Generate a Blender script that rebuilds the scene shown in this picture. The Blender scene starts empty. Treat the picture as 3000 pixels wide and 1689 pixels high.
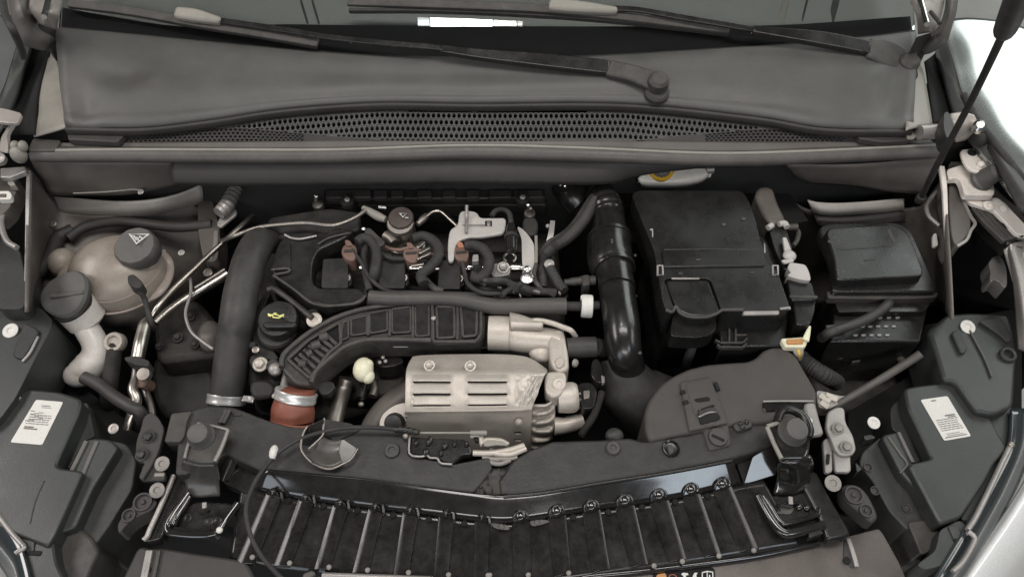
import bpy, bmesh, math, random
from mathutils import Vector, Matrix, noise
random.seed(7)
R = math.radians
scn = bpy.context.scene
COL = scn.collection

# ------------------------------------------------------------------ camera
PITCH, FOC, HC, YC = R(52.0), 2225.0, 0.95, -0.40
cam = bpy.data.cameras.new('camera')
cam_o = bpy.data.objects.new('camera', cam); COL.objects.link(cam_o)
cam.sensor_width = 36.0
cam.lens = FOC / 3000.0 * 36.0
cam.clip_start, cam.clip_end = 0.05, 50
CAM = Vector((0, YC, HC))
cam_o.location = CAM
cam_o.rotation_euler = (R(90) - PITCH, 0, 0)
scn.camera = cam_o

# ------------------------------------------------------------------ world, lamps, exposure
w = bpy.data.worlds.new('World'); scn.world = w; w.use_nodes = True
bg = w.node_tree.nodes['Background']
bg.inputs[0].default_value = (0.96, 0.97, 1.0, 1); bg.inputs[1].default_value = 0.035
scn.view_settings.view_transform = 'Standard'
scn.view_settings.look = 'None'
scn.view_settings.exposure = 0.10
scn.view_settings.gamma = 1.0
scn.cycles.use_denoising = True
scn.cycles.max_bounces = 6
scn.cycles.caustics_reflective = False
scn.cycles.caustics_refractive = False

def area(name, loc, target, sx, sy, power, col):
    l = bpy.data.lights.new(name, 'AREA'); l.shape = 'RECTANGLE'; l.size = sx; l.size_y = sy
    l.energy = power; l.color = col
    o = bpy.data.objects.new(name, l); COL.objects.link(o)
    o.location = loc
    zz = (Vector(loc) - Vector(target)).normalized()
    xx = Vector((0, 1, 0)).cross(zz).normalized(); yy = zz.cross(xx)
    o.rotation_euler = Matrix((xx, yy, zz)).transposed().to_euler()
    return o
area('ceiling_or_fill_lamp', (0.10, 0.22, 2.45), (0.10, 0.22, 0), 2.0, 0.40, 29, (1.0, 0.95, 0.90))      # tubes over the bay
area('ceiling_or_fill_lamp', (0.0, -3.5, 2.6), (0, 0.2, 0), 2.6, 0.8, 52, (1.0, 0.96, 0.92))             # added front fill behind the viewer, no such source seen
area('tube_lamp', (-0.22, 0.683, 2.3), (-0.22, 0.683, 0), 0.27, 0.050, 3.2, (0.93, 1.0, 1.0))      # the one mirrored in the windscreen
area('tube_lamp', (-0.03, 0.683, 2.3), (-0.03, 0.683, 0), 0.10, 0.046, 0.40, (1.0, 0.98, 0.92))
area('tube_lamp', (-0.385, 0.683, 2.3), (-0.385, 0.683, 0), 0.05, 0.046, 0.10, (0.93, 1.0, 1.0))
area('tube_lamp', (0.035, 0.683, 2.3), (0.035, 0.683, 0), 0.022, 0.046, 0.05, (1.0, 0.96, 0.9))
area('window_lamp', (3.4, 2.9, 2.3), (0.7, 0.5, 0), 2.8, 2.8, 80, (0.93, 1.0, 0.97))             # bright yard beyond the fender
area('window_lamp', (-2.2, 0.35, 1.7), (-0.3, 0.1, 0), 0.7, 1.5, 26, (1.0, 0.95, 0.92))
area('window_lamp', (2.3, 0.1, 1.5), (0.3, 0.0, 0), 0.6, 1.1, 8, (1.0, 0.95, 0.9))
area('window_lamp', (-1.5, -2.3, 0.80), (-0.35, -0.03, 0), 1.5, 1.0, 13, (0.82, 0.90, 1.0))
area('window_lamp', (1.15, -1.2, 1.50), (0.40, 0.0, 0), 0.45, 0.6, 5, (0.80, 0.90, 1.0))

# ------------------------------------------------------------------ picture frames -> world
FR = dict(D=(0, 0, 3000/2575), a=(0, 0, .41372), b=(1000, 0, .41372), c=(2000, 0, .41372), d=(0, 500, .41372),
          e=(700, 500, .41372), g=(1500, 500, .41372), h=(2200, 400, .41387), i=(0, 1000, .47529),
          j=(700, 950, .50968), k=(1400, 950, .50968), l=(2200, 950, .50955), m=(950, 550, .27581),
          n=(0, 250, .44843), o=(0, 850, .57851), p=(420, 1150, .37175), r=(2560, 0, .38630),
          s=(1150, 850, .39299), t=(650, 850, .31038), S=(0, 0, 1.0))
def q(f, x, y, z=0.0):
    a, b, k = FR[f]
    return (a + x*k, b + y*k, z)
def Q(f, z, pts):
    return [q(f, p[0], p[1], p[2] if len(p) > 2 else z) for p in pts]
CP, SP = math.cos(PITCH), math.sin(PITCH)
def ray(u, v):
    a, b = (u - 1500)/FOC, (v - 844.5)/FOC
    return Vector((a, CP - b*SP, -SP - b*CP))
def P(u, v, z):
    d = ray(u, v)
    return CAM + d*((z - HC)/d.z)
def W(p):
    return p.copy() if isinstance(p, Vector) else P(*p)
def on_plane(u, v, pt, nrm):
    d = ray(u, v)
    return CAM + d*((pt - CAM).dot(nrm)/d.dot(nrm))
def pxm(p):                      # metres per source pixel at a world point
    return (W(p) - CAM).dot(Vector((0, CP, -SP)))/FOC

# ------------------------------------------------------------------ materials
MATS = {}
def mat(name, col, rough=.5, metal=0.0, coat=0.0, var=.25, vs=18.0, bump=.0, bs=300.0, dust=0.0, dcol=(.16, .145, .13), spec=.5, rvar=.12, grain=.12):
    m = bpy.data.materials.new(name); m.use_nodes = True
    nt = m.node_tree; N = nt.nodes; L = nt.links
    b = N['Principled BSDF']
    tc = N.new('ShaderNodeNewGeometry')
    n1 = N.new('ShaderNodeTexNoise'); n1.inputs['Scale'].default_value = vs; n1.inputs['Detail'].default_value = 8; n1.inputs['Roughness'].default_value = .65
    L.new(tc.outputs['Position'], n1.inputs['Vector'])
    lo = tuple(c*(1-var) for c in col) + (1,); hi = tuple(min(1, c*(1+var)) for c in col) + (1,)
    cr = N.new('ShaderNodeValToRGB'); cr.color_ramp.elements[0].position = .3; cr.color_ramp.elements[1].position = .72
    cr.color_ramp.elements[0].color = lo; cr.color_ramp.elements[1].color = hi
    L.new(n1.outputs['Fac'], cr.inputs['Fac'])
    out = cr.outputs['Color']
    if grain > 0:
        n4 = N.new('ShaderNodeTexNoise'); n4.inputs['Scale'].default_value = 700; n4.inputs['Detail'].default_value = 2
        L.new(tc.outputs['Position'], n4.inputs['Vector'])
        mr0 = N.new('ShaderNodeMapRange'); mr0.inputs[1].default_value = .3; mr0.inputs[2].default_value = .7
        mr0.inputs[3].default_value = 1 - grain; mr0.inputs[4].default_value = 1 + grain
        L.new(n4.outputs['Fac'], mr0.inputs[0])
        hs = N.new('ShaderNodeHueSaturation'); L.new(out, hs.inputs['Color']); L.new(mr0.outputs[0], hs.inputs['Value'])
        out = hs.outputs['Color']
    if dust > 0:
        n2 = N.new('ShaderNodeTexNoise'); n2.inputs['Scale'].default_value = vs*2.3; n2.inputs['Detail'].default_value = 10; n2.inputs['Roughness'].default_value = .75
        L.new(tc.outputs['Position'], n2.inputs['Vector'])
        cr2 = N.new('ShaderNodeValToRGB'); cr2.color_ramp.elements[0].position = .40; cr2.color_ramp.elements[1].position = .70
        cr2.color_ramp.elements[0].color = (dust*.25,)*3 + (1,); cr2.color_ramp.elements[1].color = (dust,)*3 + (1,)
        L.new(n2.outputs['Fac'], cr2.inputs['Fac'])
        mx = N.new('ShaderNodeMix'); mx.data_type = 'RGBA'
        L.new(cr2.outputs['Color'], mx.inputs['Factor']); L.new(out, mx.inputs['A']); mx.inputs['B'].default_value = dcol + (1,)
        out = mx.outputs['Result']
    L.new(out, b.inputs['Base Color'])
    mr = N.new('ShaderNodeMapRange'); mr.inputs[1].default_value = .3; mr.inputs[2].default_value = .7
    mr.inputs[3].default_value = max(.03, rough - rvar); mr.inputs[4].default_value = min(1, rough + rvar)
    L.new(n1.outputs['Fac'], mr.inputs[0]); L.new(mr.outputs[0], b.inputs['Roughness'])
    b.inputs['Metallic'].default_value = metal
    b.inputs['Coat Weight'].default_value = coat; b.inputs['Coat Roughness'].default_value = .08
    b.inputs['Specular IOR Level'].default_value = spec
    if bump > 0:
        n3 = N.new('ShaderNodeTexNoise'); n3.inputs['Scale'].default_value = bs; n3.inputs['Detail'].default_value = 4
        L.new(tc.outputs['Position'], n3.inputs['Vector'])
        bp = N.new('ShaderNodeBump'); bp.inputs['Strength'].default_value = bump; bp.inputs['Distance'].default_value = .002
        L.new(n3.outputs['Fac'], bp.inputs['Height']); L.new(bp.outputs[0], b.inputs['Normal'])
    MATS[name] = m
    return m
mat('plastic', (.011, .0107, .0104), .30, var=.35, bump=.15, bs=500, dust=.13, dcol=(.075, .07, .065))
mat('dusty', (.030, .028, .026), .52, var=.3, bump=.2, bs=450, dust=.35)
mat('cover', (.010, .0098, .0096), .32, var=.3, bump=.15, bs=600, dust=.16)
mat('cowl', (.070, .070, .067), .52, var=.14, vs=7, bump=.12, bs=900, dust=.25, grain=.10)
mat('seal', (.066, .061, .058), .5, var=.15, vs=9, bump=.1, dust=.3, dcol=(.2, .18, .16))
mat('wall', (.034, .031, .030), .6, var=.2, vs=9, bump=.15, dust=.25, dcol=(.1, .09, .085))
mat('gloss', (.008, .008, .008), .14, coat=.8, var=.3, rvar=.06, dust=.12)
mat('satin', (.007, .0068, .0066), .25, var=.3, rvar=.1, dust=.12)
mat('matte', (.013, .0126, .0122), .50, var=.35, vs=14, bump=.18, bs=260, dust=.3, dcol=(.11, .10, .09))
mat('rubber', (.016, .015, .015), .7, var=.2, dust=.2)
mat('hose', (.030, .028, .027), .55, var=.2, bump=.1, dust=.25, dcol=(.12, .11, .1))
mat('resonator', (.050, .044, .041), .62, var=.12, vs=10, bump=.2, bs=700, dust=.22, dcol=(.13, .115, .1), grain=.1)
mat('alu', (.52, .48, .43), .33, 1.0, var=.2, rvar=.12, dust=.25)
mat('steel', (.68, .66, .63), .22, 1.0, var=.15, rvar=.1)
mat('dullsteel', (.34, .31, .28), .42, .9, var=.25, dust=.3)
mat('shield', (.45, .41, .365), .42, .30, var=.10, vs=22, bump=.12, bs=60, dust=.35, dcol=(.34, .30, .26))
mat('cast', (.53, .48, .425), .48, .3, var=.08, vs=25, bump=.12, bs=400, dust=.1, dcol=(.35, .3, .25))
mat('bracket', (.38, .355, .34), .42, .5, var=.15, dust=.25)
mat('body', (.40, .365, .335), .36, .25, coat=.2, var=.12, vs=12, dust=.25)
mat('bodydark', (.115, .102, .092), .5, .1, var=.25, vs=14, dust=.35, dcol=(.17, .15, .135))
mat('fender', (.40, .42, .41), .22, .75, coat=1.0, var=.05, rvar=.03)
mat('tank', (.33, .29, .25), .34, var=.28, vs=11, dust=.5, dcol=(.2, .16, .125), spec=.4)
MATS['tank'].node_tree.nodes['Principled BSDF'].inputs['Subsurface Weight'].default_value = .35
MATS['tank'].node_tree.nodes['Principled BSDF'].inputs['Subsurface Radius'].default_value = (.02, .013, .008)
mat('tankrim', (.38, .32, .285), .4, var=.12)
mat('whiteplastic', (.64, .60, .56), .42, var=.10, vs=20, dust=.2, dcol=(.3, .26, .22))
mat('reservoir', (.78, .75, .69), .35, var=.06)
mat('capgrey', (.075, .073, .070), .6, var=.2, bump=.25, dust=.3)
mat('red', (.225, .070, .045), .5, var=.2, vs=30, bump=.2, dust=.2, dcol=(.3, .14, .1))
mat('brown', (.165, .098, .078), .55, var=.25, dust=.35, dcol=(.2, .14, .11))
mat('orange', (.46, .215, .07), .45, var=.2)
mat('yellow', (.70, .42, .03), .4, var=.15)
mat('cream', (.74, .71, .53), .4, var=.08)
mat('label', (.66, .64, .60), .5, var=.05)
mat('ink', (.16, .15, .145), .6, var=.3)
mat('symbol', (.62, .62, .58), .5, var=.05)
mat('symbolyellow', (.80, .78, .28), .5, var=.1)
mat('lampbox', (.026, .029, .0275), .40, var=.18, vs=8, bump=.12, bs=700, dust=.25, dcol=(.08, .08, .074), grain=.08)
mat('lampside', (.020, .022, .021), .5, var=.2, vs=8, bump=.2, bs=700, dust=.2)
mat('peach', (.42, .19, .12), .45, var=.15)
mat('palegrey', (.50, .475, .45), .42, var=.1, dust=.15)
mat('tower', (.36, .34, .315), .5, var=.12, dust=.3, dcol=(.35, .31, .28))
mat('shutter', (.007, .0068, .0066), .20, var=.35, vs=30, rvar=.10, dust=.42, dcol=(.060, .055, .050), spec=.5)
mat('pipegloss', (.009, .0088, .0086), .30, var=.3, rvar=.08, coat=.25, dust=.15, dcol=(.06, .055, .05))
mat('zinc', (.27, .25, .23), .5, .2, var=.15, dust=.3)
mat('glare_white', (.80, .80, .79), .10, 0, coat=1.0, var=.03, rvar=.03)  # reflection on the grey bodywork, put into the colour
mat('clamp', (.74, .73, .71), .34, .6, var=.08)
mat('hosegrey', (.058, .054, .050), .55, var=.15, bump=.1, dust=.3, dcol=(.13, .12, .11))
mat('silverpaint', (.80, .74, .68), .42, .0, var=.1, vs=14, dust=.25, dcol=(.4, .36, .32))
mat('ledge', (.105, .097, .09), .5, var=.15, vs=9, dust=.3)
mat('scuffed', (.06, .057, .054), .3, .1, var=.3, dust=.3)
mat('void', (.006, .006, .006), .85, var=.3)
mat('dash', (.28, .28, .27), .7, var=.1, vs=3)
mat('floor', (.36, .35, .33), .45, var=.12, vs=3)
mat('block', (.030, .027, .025), .55, .2, var=.5, vs=26, bump=.9, bs=60, dust=.4, dcol=(.10, .088, .075))
mat('lightseal', (.26, .245, .215), .55, var=.12)

def glass():
    m = bpy.data.materials.new('glass'); m.use_nodes = True
    nt = m.node_tree; N = nt.nodes; L = nt.links
    N.remove(N['Principled BSDF']); out = N['Material Output']
    t = N.new('ShaderNodeBsdfTransparent'); t.inputs[0].default_value = (.88, .90, .89, 1)
    gl = N.new('ShaderNodeBsdfGlossy'); gl.inputs['Roughness'].default_value = .0
    fz = N.new('ShaderNodeFresnel'); fz.inputs[0].default_value = 1.52
    mx = N.new('ShaderNodeMixShader')
    L.new(fz.outputs[0], mx.inputs[0]); L.new(t.outputs[0], mx.inputs[1]); L.new(gl.outputs[0], mx.inputs[2])
    L.new(mx.outputs[0], out.inputs[0]); MATS['glass'] = m
glass()

# ------------------------------------------------------------------ objects
def T(name, label, cat, at, group=None):
    o = bpy.data.objects.new(name, None); COL.objects.link(o)
    o.empty_display_size = .02
    o.location = W(at); o['label'] = label; o['category'] = cat; o['kind'] = 'thing'; o['abs'] = list(o.location)
    if group: o['group'] = group
    return o
def tag(o, label, cat, group=None):
    o['label'] = label; o['category'] = cat; o['kind'] = 'thing'
    if group: o['group'] = group
    return o
def finish(name, verts, faces, m, parent=None, smooth=40, bevel=0.0, seg=2, solid=0.0, origin=None):
    me = bpy.data.meshes.new(name)
    org = origin if origin is not None else sum(verts, Vector())/len(verts)
    me.from_pydata([tuple(v - org) for v in verts], [], faces)
    bm = bmesh.new(); bm.from_mesh(me)
    bmesh.ops.remove_doubles(bm, verts=bm.verts, dist=1e-6)
    bmesh.ops.recalc_face_normals(bm, faces=bm.faces)
    bm.to_mesh(me); bm.free()
    for p in me.polygons: p.use_smooth = smooth > 1
    if 1 < smooth < 180: me.set_sharp_from_angle(angle=R(smooth))
    me.materials.append(MATS[m])
    o = bpy.data.objects.new(name, me); COL.objects.link(o)
    put(o, org, parent)
    if solid:
        s = o.modifiers.new('solid', 'SOLIDIFY'); s.thickness = abs(solid); s.offset = -1 if solid > 0 else 1
    if bevel:
        b = o.modifiers.new('edge', 'BEVEL'); b.width = bevel; b.segments = seg; b.limit_method = 'ANGLE'; b.angle_limit = R(35)
        b.harden_normals = False
    return o
def absloc(o):
    return Vector(o['abs'])
def put(o, org, parent):
    o['abs'] = list(org)
    if parent is not None:
        o.parent = parent; o.location = Vector(org) - absloc(parent)
    else:
        o.location = org
def rnd(pts, r, n=4):
    """round the corners of a px polygon"""
    out = []; k = len(pts)
    for i in range(k):
        a, b, c = Vector(pts[i-1]), Vector(pts[i]), Vector(pts[(i+1) % k])
        d1 = (a-b); d2 = (c-b)
        l1 = min(r, d1.xy.length*.45); l2 = min(r, d2.xy.length*.45)
        s = b + d1*(l1/max(1e-6, d1.xy.length)); e = b + d2*(l2/max(1e-6, d2.xy.length))
        for j in range(n+1):
            t = j/n
            out.append(tuple(s*(1-t)**2 + b*2*t*(1-t) + e*t*t))
    return out
def plate(name, pts, m, parent=None, d=.01, bevel=.0015, r=0, down=(0, 0, -1), taper=1.0, smooth=40, seg=2):
    if r: pts = rnd(pts, r)
    top = [W(p) for p in pts]
    dv = Vector(down).normalized()*d
    c = sum(top, Vector())/len(top)
    bot = [c + (t - c)*taper + dv for t in top]
    n = len(top)
    faces = [tuple(range(n)), tuple(range(2*n-1, n-1, -1))] + [(i, (i+1) % n, n+(i+1) % n, n+i) for i in range(n)]
    return finish(name, top+bot, faces, m, parent, smooth=smooth, bevel=bevel, seg=seg)
def cr(p0, p1, p2, p3, t):
    return .5*((2*p1) + (p2-p0)*t + (2*p0-5*p1+4*p2-p3)*t*t + (3*p1-p0-3*p2+p3)*t**3)
def spline(pts, n=6):
    """Catmull-Rom through Vectors"""
    if len(pts) < 3:
        return [pts[0].lerp(pts[-1], i/n) for i in range(n+1)]
    out = []
    ext = [pts[0]*2-pts[1]] + list(pts) + [pts[-1]*2-pts[-2]]
    for i in range(1, len(ext)-2):
        for j in range(n):
            out.append(cr(ext[i-1], ext[i], ext[i+1], ext[i+2], j/n))
    out.append(pts[-1].copy())
    return out
def facet(name, f, pts, z0, lamp, m, parent, d=.004, bevel=.001, r=6):
    """a flat facet tilted so that it mirrors a lamp, laid through its first point"""
    p0 = W(q(f, pts[0][0], pts[0][1], z0))
    n = ((CAM - p0).normalized() + (Vector(lamp) - p0).normalized()).normalized()
    pp = rnd(Q(f, z0, pts), r, 3) if r else Q(f, z0, pts)
    return plate(name, [on_plane(u, v, p0, n) for u, v, _ in pp], m, parent, d=d, bevel=bevel)
def tube(name, pts, rad, m, parent=None, n=6, seg=14, flat=1.0, up=(0, 0, 1), ribs=0, ribh=.12, smooth=60, caps=True):
    """rad: metres, or a list along the control points; flat: height/width of the section; ribs: corrugations along the length"""
    cps = [W(p) for p in pts]
    rl = list(rad) if isinstance(rad, (list, tuple)) else [rad]*len(cps)
    if ribs: n = max(n, int(ribs*6/max(1, len(cps)-1)))
    path = spline(cps, n)
    rv = spline([Vector((r_, 0, 0)) for r_ in rl], n)
    rs = [v.x for v in rv]
    if ribs:
        rs = [r_*(1 + ribh*math.sin(2*math.pi*ribs*i/(len(path)-1))) for i, r_ in enumerate(rs)]
    verts, faces = [], []
    upv = Vector(up)
    prev = None
    for i, p in enumerate(path):
        t = (path[min(i+1, len(path)-1)] - path[max(i-1, 0)]).normalized()
        if flat != 1.0 or prev is None:
            s = t.cross(upv)
            if s.length < .05: s = t.cross(Vector((1, 0, 0)))
            s.normalize()
        else:
            s = (prev - t*prev.dot(t)).normalized()
        prev = s
        b = s.cross(t).normalized()
        for k in range(seg):
            a = 2*math.pi*k/seg
            verts.append(p + s*math.cos(a)*rs[i] + b*math.sin(a)*rs[i]*flat)
    for i in range(len(path)-1):
        for k in range(seg):
            faces.append((i*seg+k, i*seg+(k+1) % seg, (i+1)*seg+(k+1) % seg, (i+1)*seg+k))
    if caps:
        faces.append(tuple(range(seg))); faces.append(tuple(range(len(path)*seg-1, (len(path)-1)*seg-1, -1)))
    return finish(name, verts, faces, m, parent, smooth=smooth)
def bar(name, pts, widths, h, m, parent=None, n=5, up=(0, 0, 1), bevel=.001, side=None):
    """sweep of a rectangle; widths in metres, h metres (hangs below the path)"""
    cps = [W(p) for p in pts]
    wl = list(widths) if isinstance(widths, (list, tuple)) else [widths]*len(cps)
    hl = list(h) if isinstance(h, (list, tuple)) else [h]*len(cps)
    path = spline(cps, n); ws = [v.x for v in spline([Vector((x, 0, 0)) for x in wl], n)]
    hs = [v.x for v in spline([Vector((x, 0, 0)) for x in hl], n)]
    verts, faces = [], []
    for i, p in enumerate(path):
        t = (path[min(i+1, len(path)-1)] - path[max(i-1, 0)]).normalized()
        s = Vector(side).normalized() if side else t.cross(Vector(up)).normalized()
        b = s.cross(t).normalized()
        if b.dot(Vector(up)) < 0: b = -b
        for a, c in ((-1, 0), (1, 0), (1, -1), (-1, -1)):
            verts.append(p + s*a*ws[i]*.5 + b*c*hs[i])
    L_ = len(path)
    for i in range(L_-1):
        for k in range(4):
            faces.append((i*4+k, i*4+(k+1) % 4, (i+1)*4+(k+1) % 4, (i+1)*4+k))
    faces += [(0, 1, 2, 3), ((L_-1)*4+3, (L_-1)*4+2, (L_-1)*4+1, (L_-1)*4)]
    return finish(name, verts, faces, m, parent, smooth=35, bevel=bevel)
def frame_axis(axis):
    a = Vector(axis).normalized()
    x = a.cross(Vector((0, 1, 0)))
    if x.length < .1: x = a.cross(Vector((1, 0, 0)))
    x.normalize(); y = a.cross(x).normalized()
    return x, y, a
def lathe(name, c, prof, m, parent=None, axis=(0, -.12, 1), seg=36, smooth=35, bevel=0.0, lobes=0, lobeh=.0):
    x, y, a = frame_axis(axis); c = W(c)
    verts, faces = [], []
    for r_, h in prof:
        for k in range(seg):
            t = 2*math.pi*k/seg
            rr = r_*(1 + (lobeh*math.cos(lobes*t) if lobes else 0))
            verts.append(c + x*math.cos(t)*rr + y*math.sin(t)*rr + a*h)
    for i in range(len(prof)-1):
        for k in range(seg):
            faces.append((i*seg+k, i*seg+(k+1) % seg, (i+1)*seg+(k+1) % seg, (i+1)*seg+k))
    faces.append(tuple(range(seg))); faces.append(tuple(range(len(prof)*seg-1, (len(prof)-1)*seg-1, -1)))
    return finish(name, verts, faces, m, parent, smooth=smooth, bevel=bevel)
def surf(name, rows, m, parent=None, nu=6, nv=5, solid=.003, smooth=60, fn=None, mask=None, bevel=0):
    """sheet through rows of points (same count in each row)"""
    g = [spline([W(p) for p in r_], nu) for r_ in rows]
    cols = len(g[0])
    cl = [spline([g[i][c] for i in range(len(g))], nv) if len(g) > 2 else [g[0][c].lerp(g[1][c], k/nv) for k in range(nv+1)] for c in range(cols)]
    nr = len(cl[0])
    verts = []
    for i in range(nr):
        for c in range(cols):
            v = cl[c][i]
            if fn: v = v + fn(c/(cols-1), i/(nr-1))
            verts.append(v)
    faces = []
    for i in range(nr-1):
        for c in range(cols-1):
            if mask and mask((c+.5)/(cols-1), (i+.5)/(nr-1)): continue
            faces.append((i*cols+c, i*cols+c+1, (i+1)*cols+c+1, (i+1)*cols+c))
    return finish(name, verts, faces, m, parent, smooth=smooth, solid=solid, bevel=bevel)
def blob(name, c, rx, ry, rz, m, parent=None, rot=None, seg=20, rings=12, half=False, amp=0.0, fs=30):
    c = W(c); verts, faces = [], []
    M3 = rot.to_matrix() if rot else Matrix.Identity(3)
    lo = 0 if half else -math.pi/2
    for i in range(rings+1):
        ph = lo + (math.pi/2-lo)*i/rings
        for k in range(seg):
            t = 2*math.pi*k/seg
            v = Vector((rx*math.cos(ph)*math.cos(t), ry*math.cos(ph)*math.sin(t), rz*math.sin(ph)))
            if amp: v *= 1 + amp*noise.noise((c+v)*fs)
            verts.append(c + M3 @ v)
    for i in range(rings):
        for k in range(seg):
            faces.append((i*seg+k, i*seg+(k+1) % seg, (i+1)*seg+(k+1) % seg, (i+1)*seg+k))
    faces.append(tuple(range(seg)))
    return finish(name, verts, faces, m, parent, smooth=60)
# bolts share one mesh per look
BOLT = {}
def bolt(at, r, m='dullsteel', parent=None, axis=(0, -.25, 1), name='bolt', kind='hex'):
    key = (m, kind)
    if key not in BOLT:
        vs, fs = [], []
        if kind == 'hex': prof = [(1, 0, 0), (1, .18, 0), (.9, .26, 0), (.62, .26, 1), (.62, .72, 1), (.52, .8, 1), (.3, .72, 0)]
        elif kind == 'cap': prof = [(1, 0, 0), (1, .16, 0), (.8, .24, 0), (.45, .24, 0), (.38, .08, 0)]
        elif kind == 'dome': prof = [(1, 0, 0), (1, .3, 0), (.9, .6, 0), (.6, .85, 0), (.25, .95, 0)]
        else: prof = [(1, 0, 0), (1, .5, 0), (.9, .6, 0), (.5, .6, 0), (.42, .35, 0)]
        seg = 18
        for r_, h, hx in prof:
            for k in range(seg):
                t = 2*math.pi*k/seg
                f = 1
                if hx:
                    tt = (t % (math.pi/3)) - math.pi/6
                    f = .92/math.cos(tt)
                vs.append(Vector((r_*f*math.cos(t), r_*f*math.sin(t), h)))
        for i in range(len(prof)-1):
            for k in range(seg):
                fs.append((i*seg+k, i*seg+(k+1) % seg, (i+1)*seg+(k+1) % seg, (i+1)*seg+k))
        fs.append(tuple(range(len(prof)*seg-1, (len(prof)-1)*seg-1, -1)))
        me = bpy.data.meshes.new('bolt'); me.from_pydata([tuple(v) for v in vs], [], fs)
        bm = bmesh.new(); bm.from_mesh(me); bmesh.ops.recalc_face_normals(bm, faces=bm.faces); bm.to_mesh(me); bm.free()
        for p in me.polygons: p.use_smooth = True
        me.set_sharp_from_angle(angle=R(30)); me.materials.append(MATS[m]); BOLT[key] = me
    o = bpy.data.objects.new(name, BOLT[key]); COL.objects.link(o)
    put(o, W(at), parent)
    r *= .57
    o.scale = (r, r, r)
    o.rotation_euler = Vector(axis).to_track_quat('Z', 'Y').to_euler()
    return o
def band(name, c, axis, r, wd, m, parent, th=.0012, seg=32):
    """hose clamp band round an axis"""
    return lathe(name, c, [(r, -wd/2), (r+th*2, -wd/2), (r+th*2.6, -wd*.36), (r+th*2, -wd*.22), (r+th*2, wd*.22), (r+th*2.6, wd*.36), (r+th*2, wd/2), (r, wd/2)], m, parent, axis, seg)
def flat_sym(name, pts_list, m, parent, d=.0006):
    """thin print made of several polygons"""
    verts, faces = [], []
    for pts in pts_list:
        top = [W(p) for p in pts]; n = len(top); b = len(verts)
        verts += top + [t - Vector((0, 0, d)) for t in top]
        faces.append(tuple(range(b, b+n)))
        faces += [(b+i, b+(i+1) % n, b+n+(i+1) % n, b+n+i) for i in range(n)]
    return finish(name, verts, faces, m, parent, smooth=20)
def seg_quad(f, x0, y0, x1, y1, w_, z):
    dx, dy = x1-x0, y1-y0; l_ = math.hypot(dx, dy) or 1
    nx, ny = -dy/l_*w_/2, dx/l_*w_/2
    return Q(f, z, [(x0+nx, y0+ny), (x1+nx, y1+ny), (x1-nx, y1-ny), (x0-nx, y0-ny)])
# ================================================================== setting
fl = finish('floor', [Vector((x, y, -.80)) for x, y in ((-6, -5), (6, -5), (6, 7), (-6, 7))], [(0, 1, 2, 3)], 'floor'); fl['kind'] = 'structure'

def panel(name, pts, m, label, cat, th=.004):
    o = finish(name, [Vector(p) for p in pts], [(0, 1, 2, 3)], m, solid=th); return tag(o, label, cat)
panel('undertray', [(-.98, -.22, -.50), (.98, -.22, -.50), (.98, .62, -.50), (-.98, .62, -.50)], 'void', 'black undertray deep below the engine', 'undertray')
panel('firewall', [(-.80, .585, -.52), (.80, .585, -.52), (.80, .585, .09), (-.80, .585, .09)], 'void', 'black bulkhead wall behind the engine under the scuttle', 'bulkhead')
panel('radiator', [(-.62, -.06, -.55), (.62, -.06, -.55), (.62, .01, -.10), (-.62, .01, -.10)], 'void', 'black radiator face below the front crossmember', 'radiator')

# ================================================================== windscreen
WB = P(*q('b', 900, 440, .165)); WN = Vector((0, -math.sin(R(30)), math.cos(R(30))))
WS = Vector((0, math.cos(R(30)), math.sin(R(30))))
def ong(f, x, y, off=0.0):
    u, v, _ = q(f, x, y); return on_plane(u, v, WB + WN*off, WN)
ws = T('windscreen', 'tinted windscreen with black border band above the scuttle', 'windscreen', WB)
base_l = [('a', 400, 250), ('a', 1000, 310), ('a', 1700, 372), ('b', 0, 425), ('b', 700, 455), ('b', 1500, 455), ('b', 2300, 425), ('c', 850, 362), ('c', 1660, 270)]
b0 = [ong(*p) - WS*.03 for p in base_l]
def shift(pts, d): return [p + WS*d for p in pts]
g0 = [p - WN*.006 for p in b0]
surf('glass_pane', [g0, shift(g0, .25), [p*1 + WS*.7 + Vector((-(p.x-WB.x)*.06, 0, 0)) for p in g0]], 'glass', ws, nu=4, nv=4, solid=.004, smooth=1)
fb = [('a', 445, 55), ('a', 800, 120), ('a', 1300, 190), ('a', 2000, 175), ('b', 0, 180), ('b', 1200, 188), ('b', 1900, 190), ('c', 640, 182), ('c', 1610, 118)]
f0 = [p - WN*.013 for p in b0]
f1 = [ong(*p, off=-.013) for p in fb]
surf('border_band', [f0, f1], 'void', ws, nu=4, nv=2, solid=.001)
db = T('dashboard', 'grey dashboard top seen dimly through the windscreen', 'dashboard', WB + WS*.3 - WN*.09)
d0 = [p - WN*.05 + WS*.02 for p in b0]
surf('dash_top', [d0, [p + WS*.25 - WN*.02 for p in d0], [p + WS*.7 - WN*.10 for p in d0]], 'dash', db, nu=3, nv=3, solid=.01)
for x0, x1 in ((2130, 2180), (2210, 2260)):
    bar('seam', [ong('a', x0, 0, -.045), ong('a', x1, 170, -.045)], .004, .004, 'wall', db)
for x0, x1 in ((735, 690), (885, 840), (1090, 1045)):
    bar('reflection_strip', [ong('c', x0, -5, -.045), ong('c', x1, 165, -.045)], .012 if x0 != 885 else .004, .004, 'lightseal' if x0 == 735 else 'wall', db)  # pale strip paints in a pillar's reflection in the glass

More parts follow.
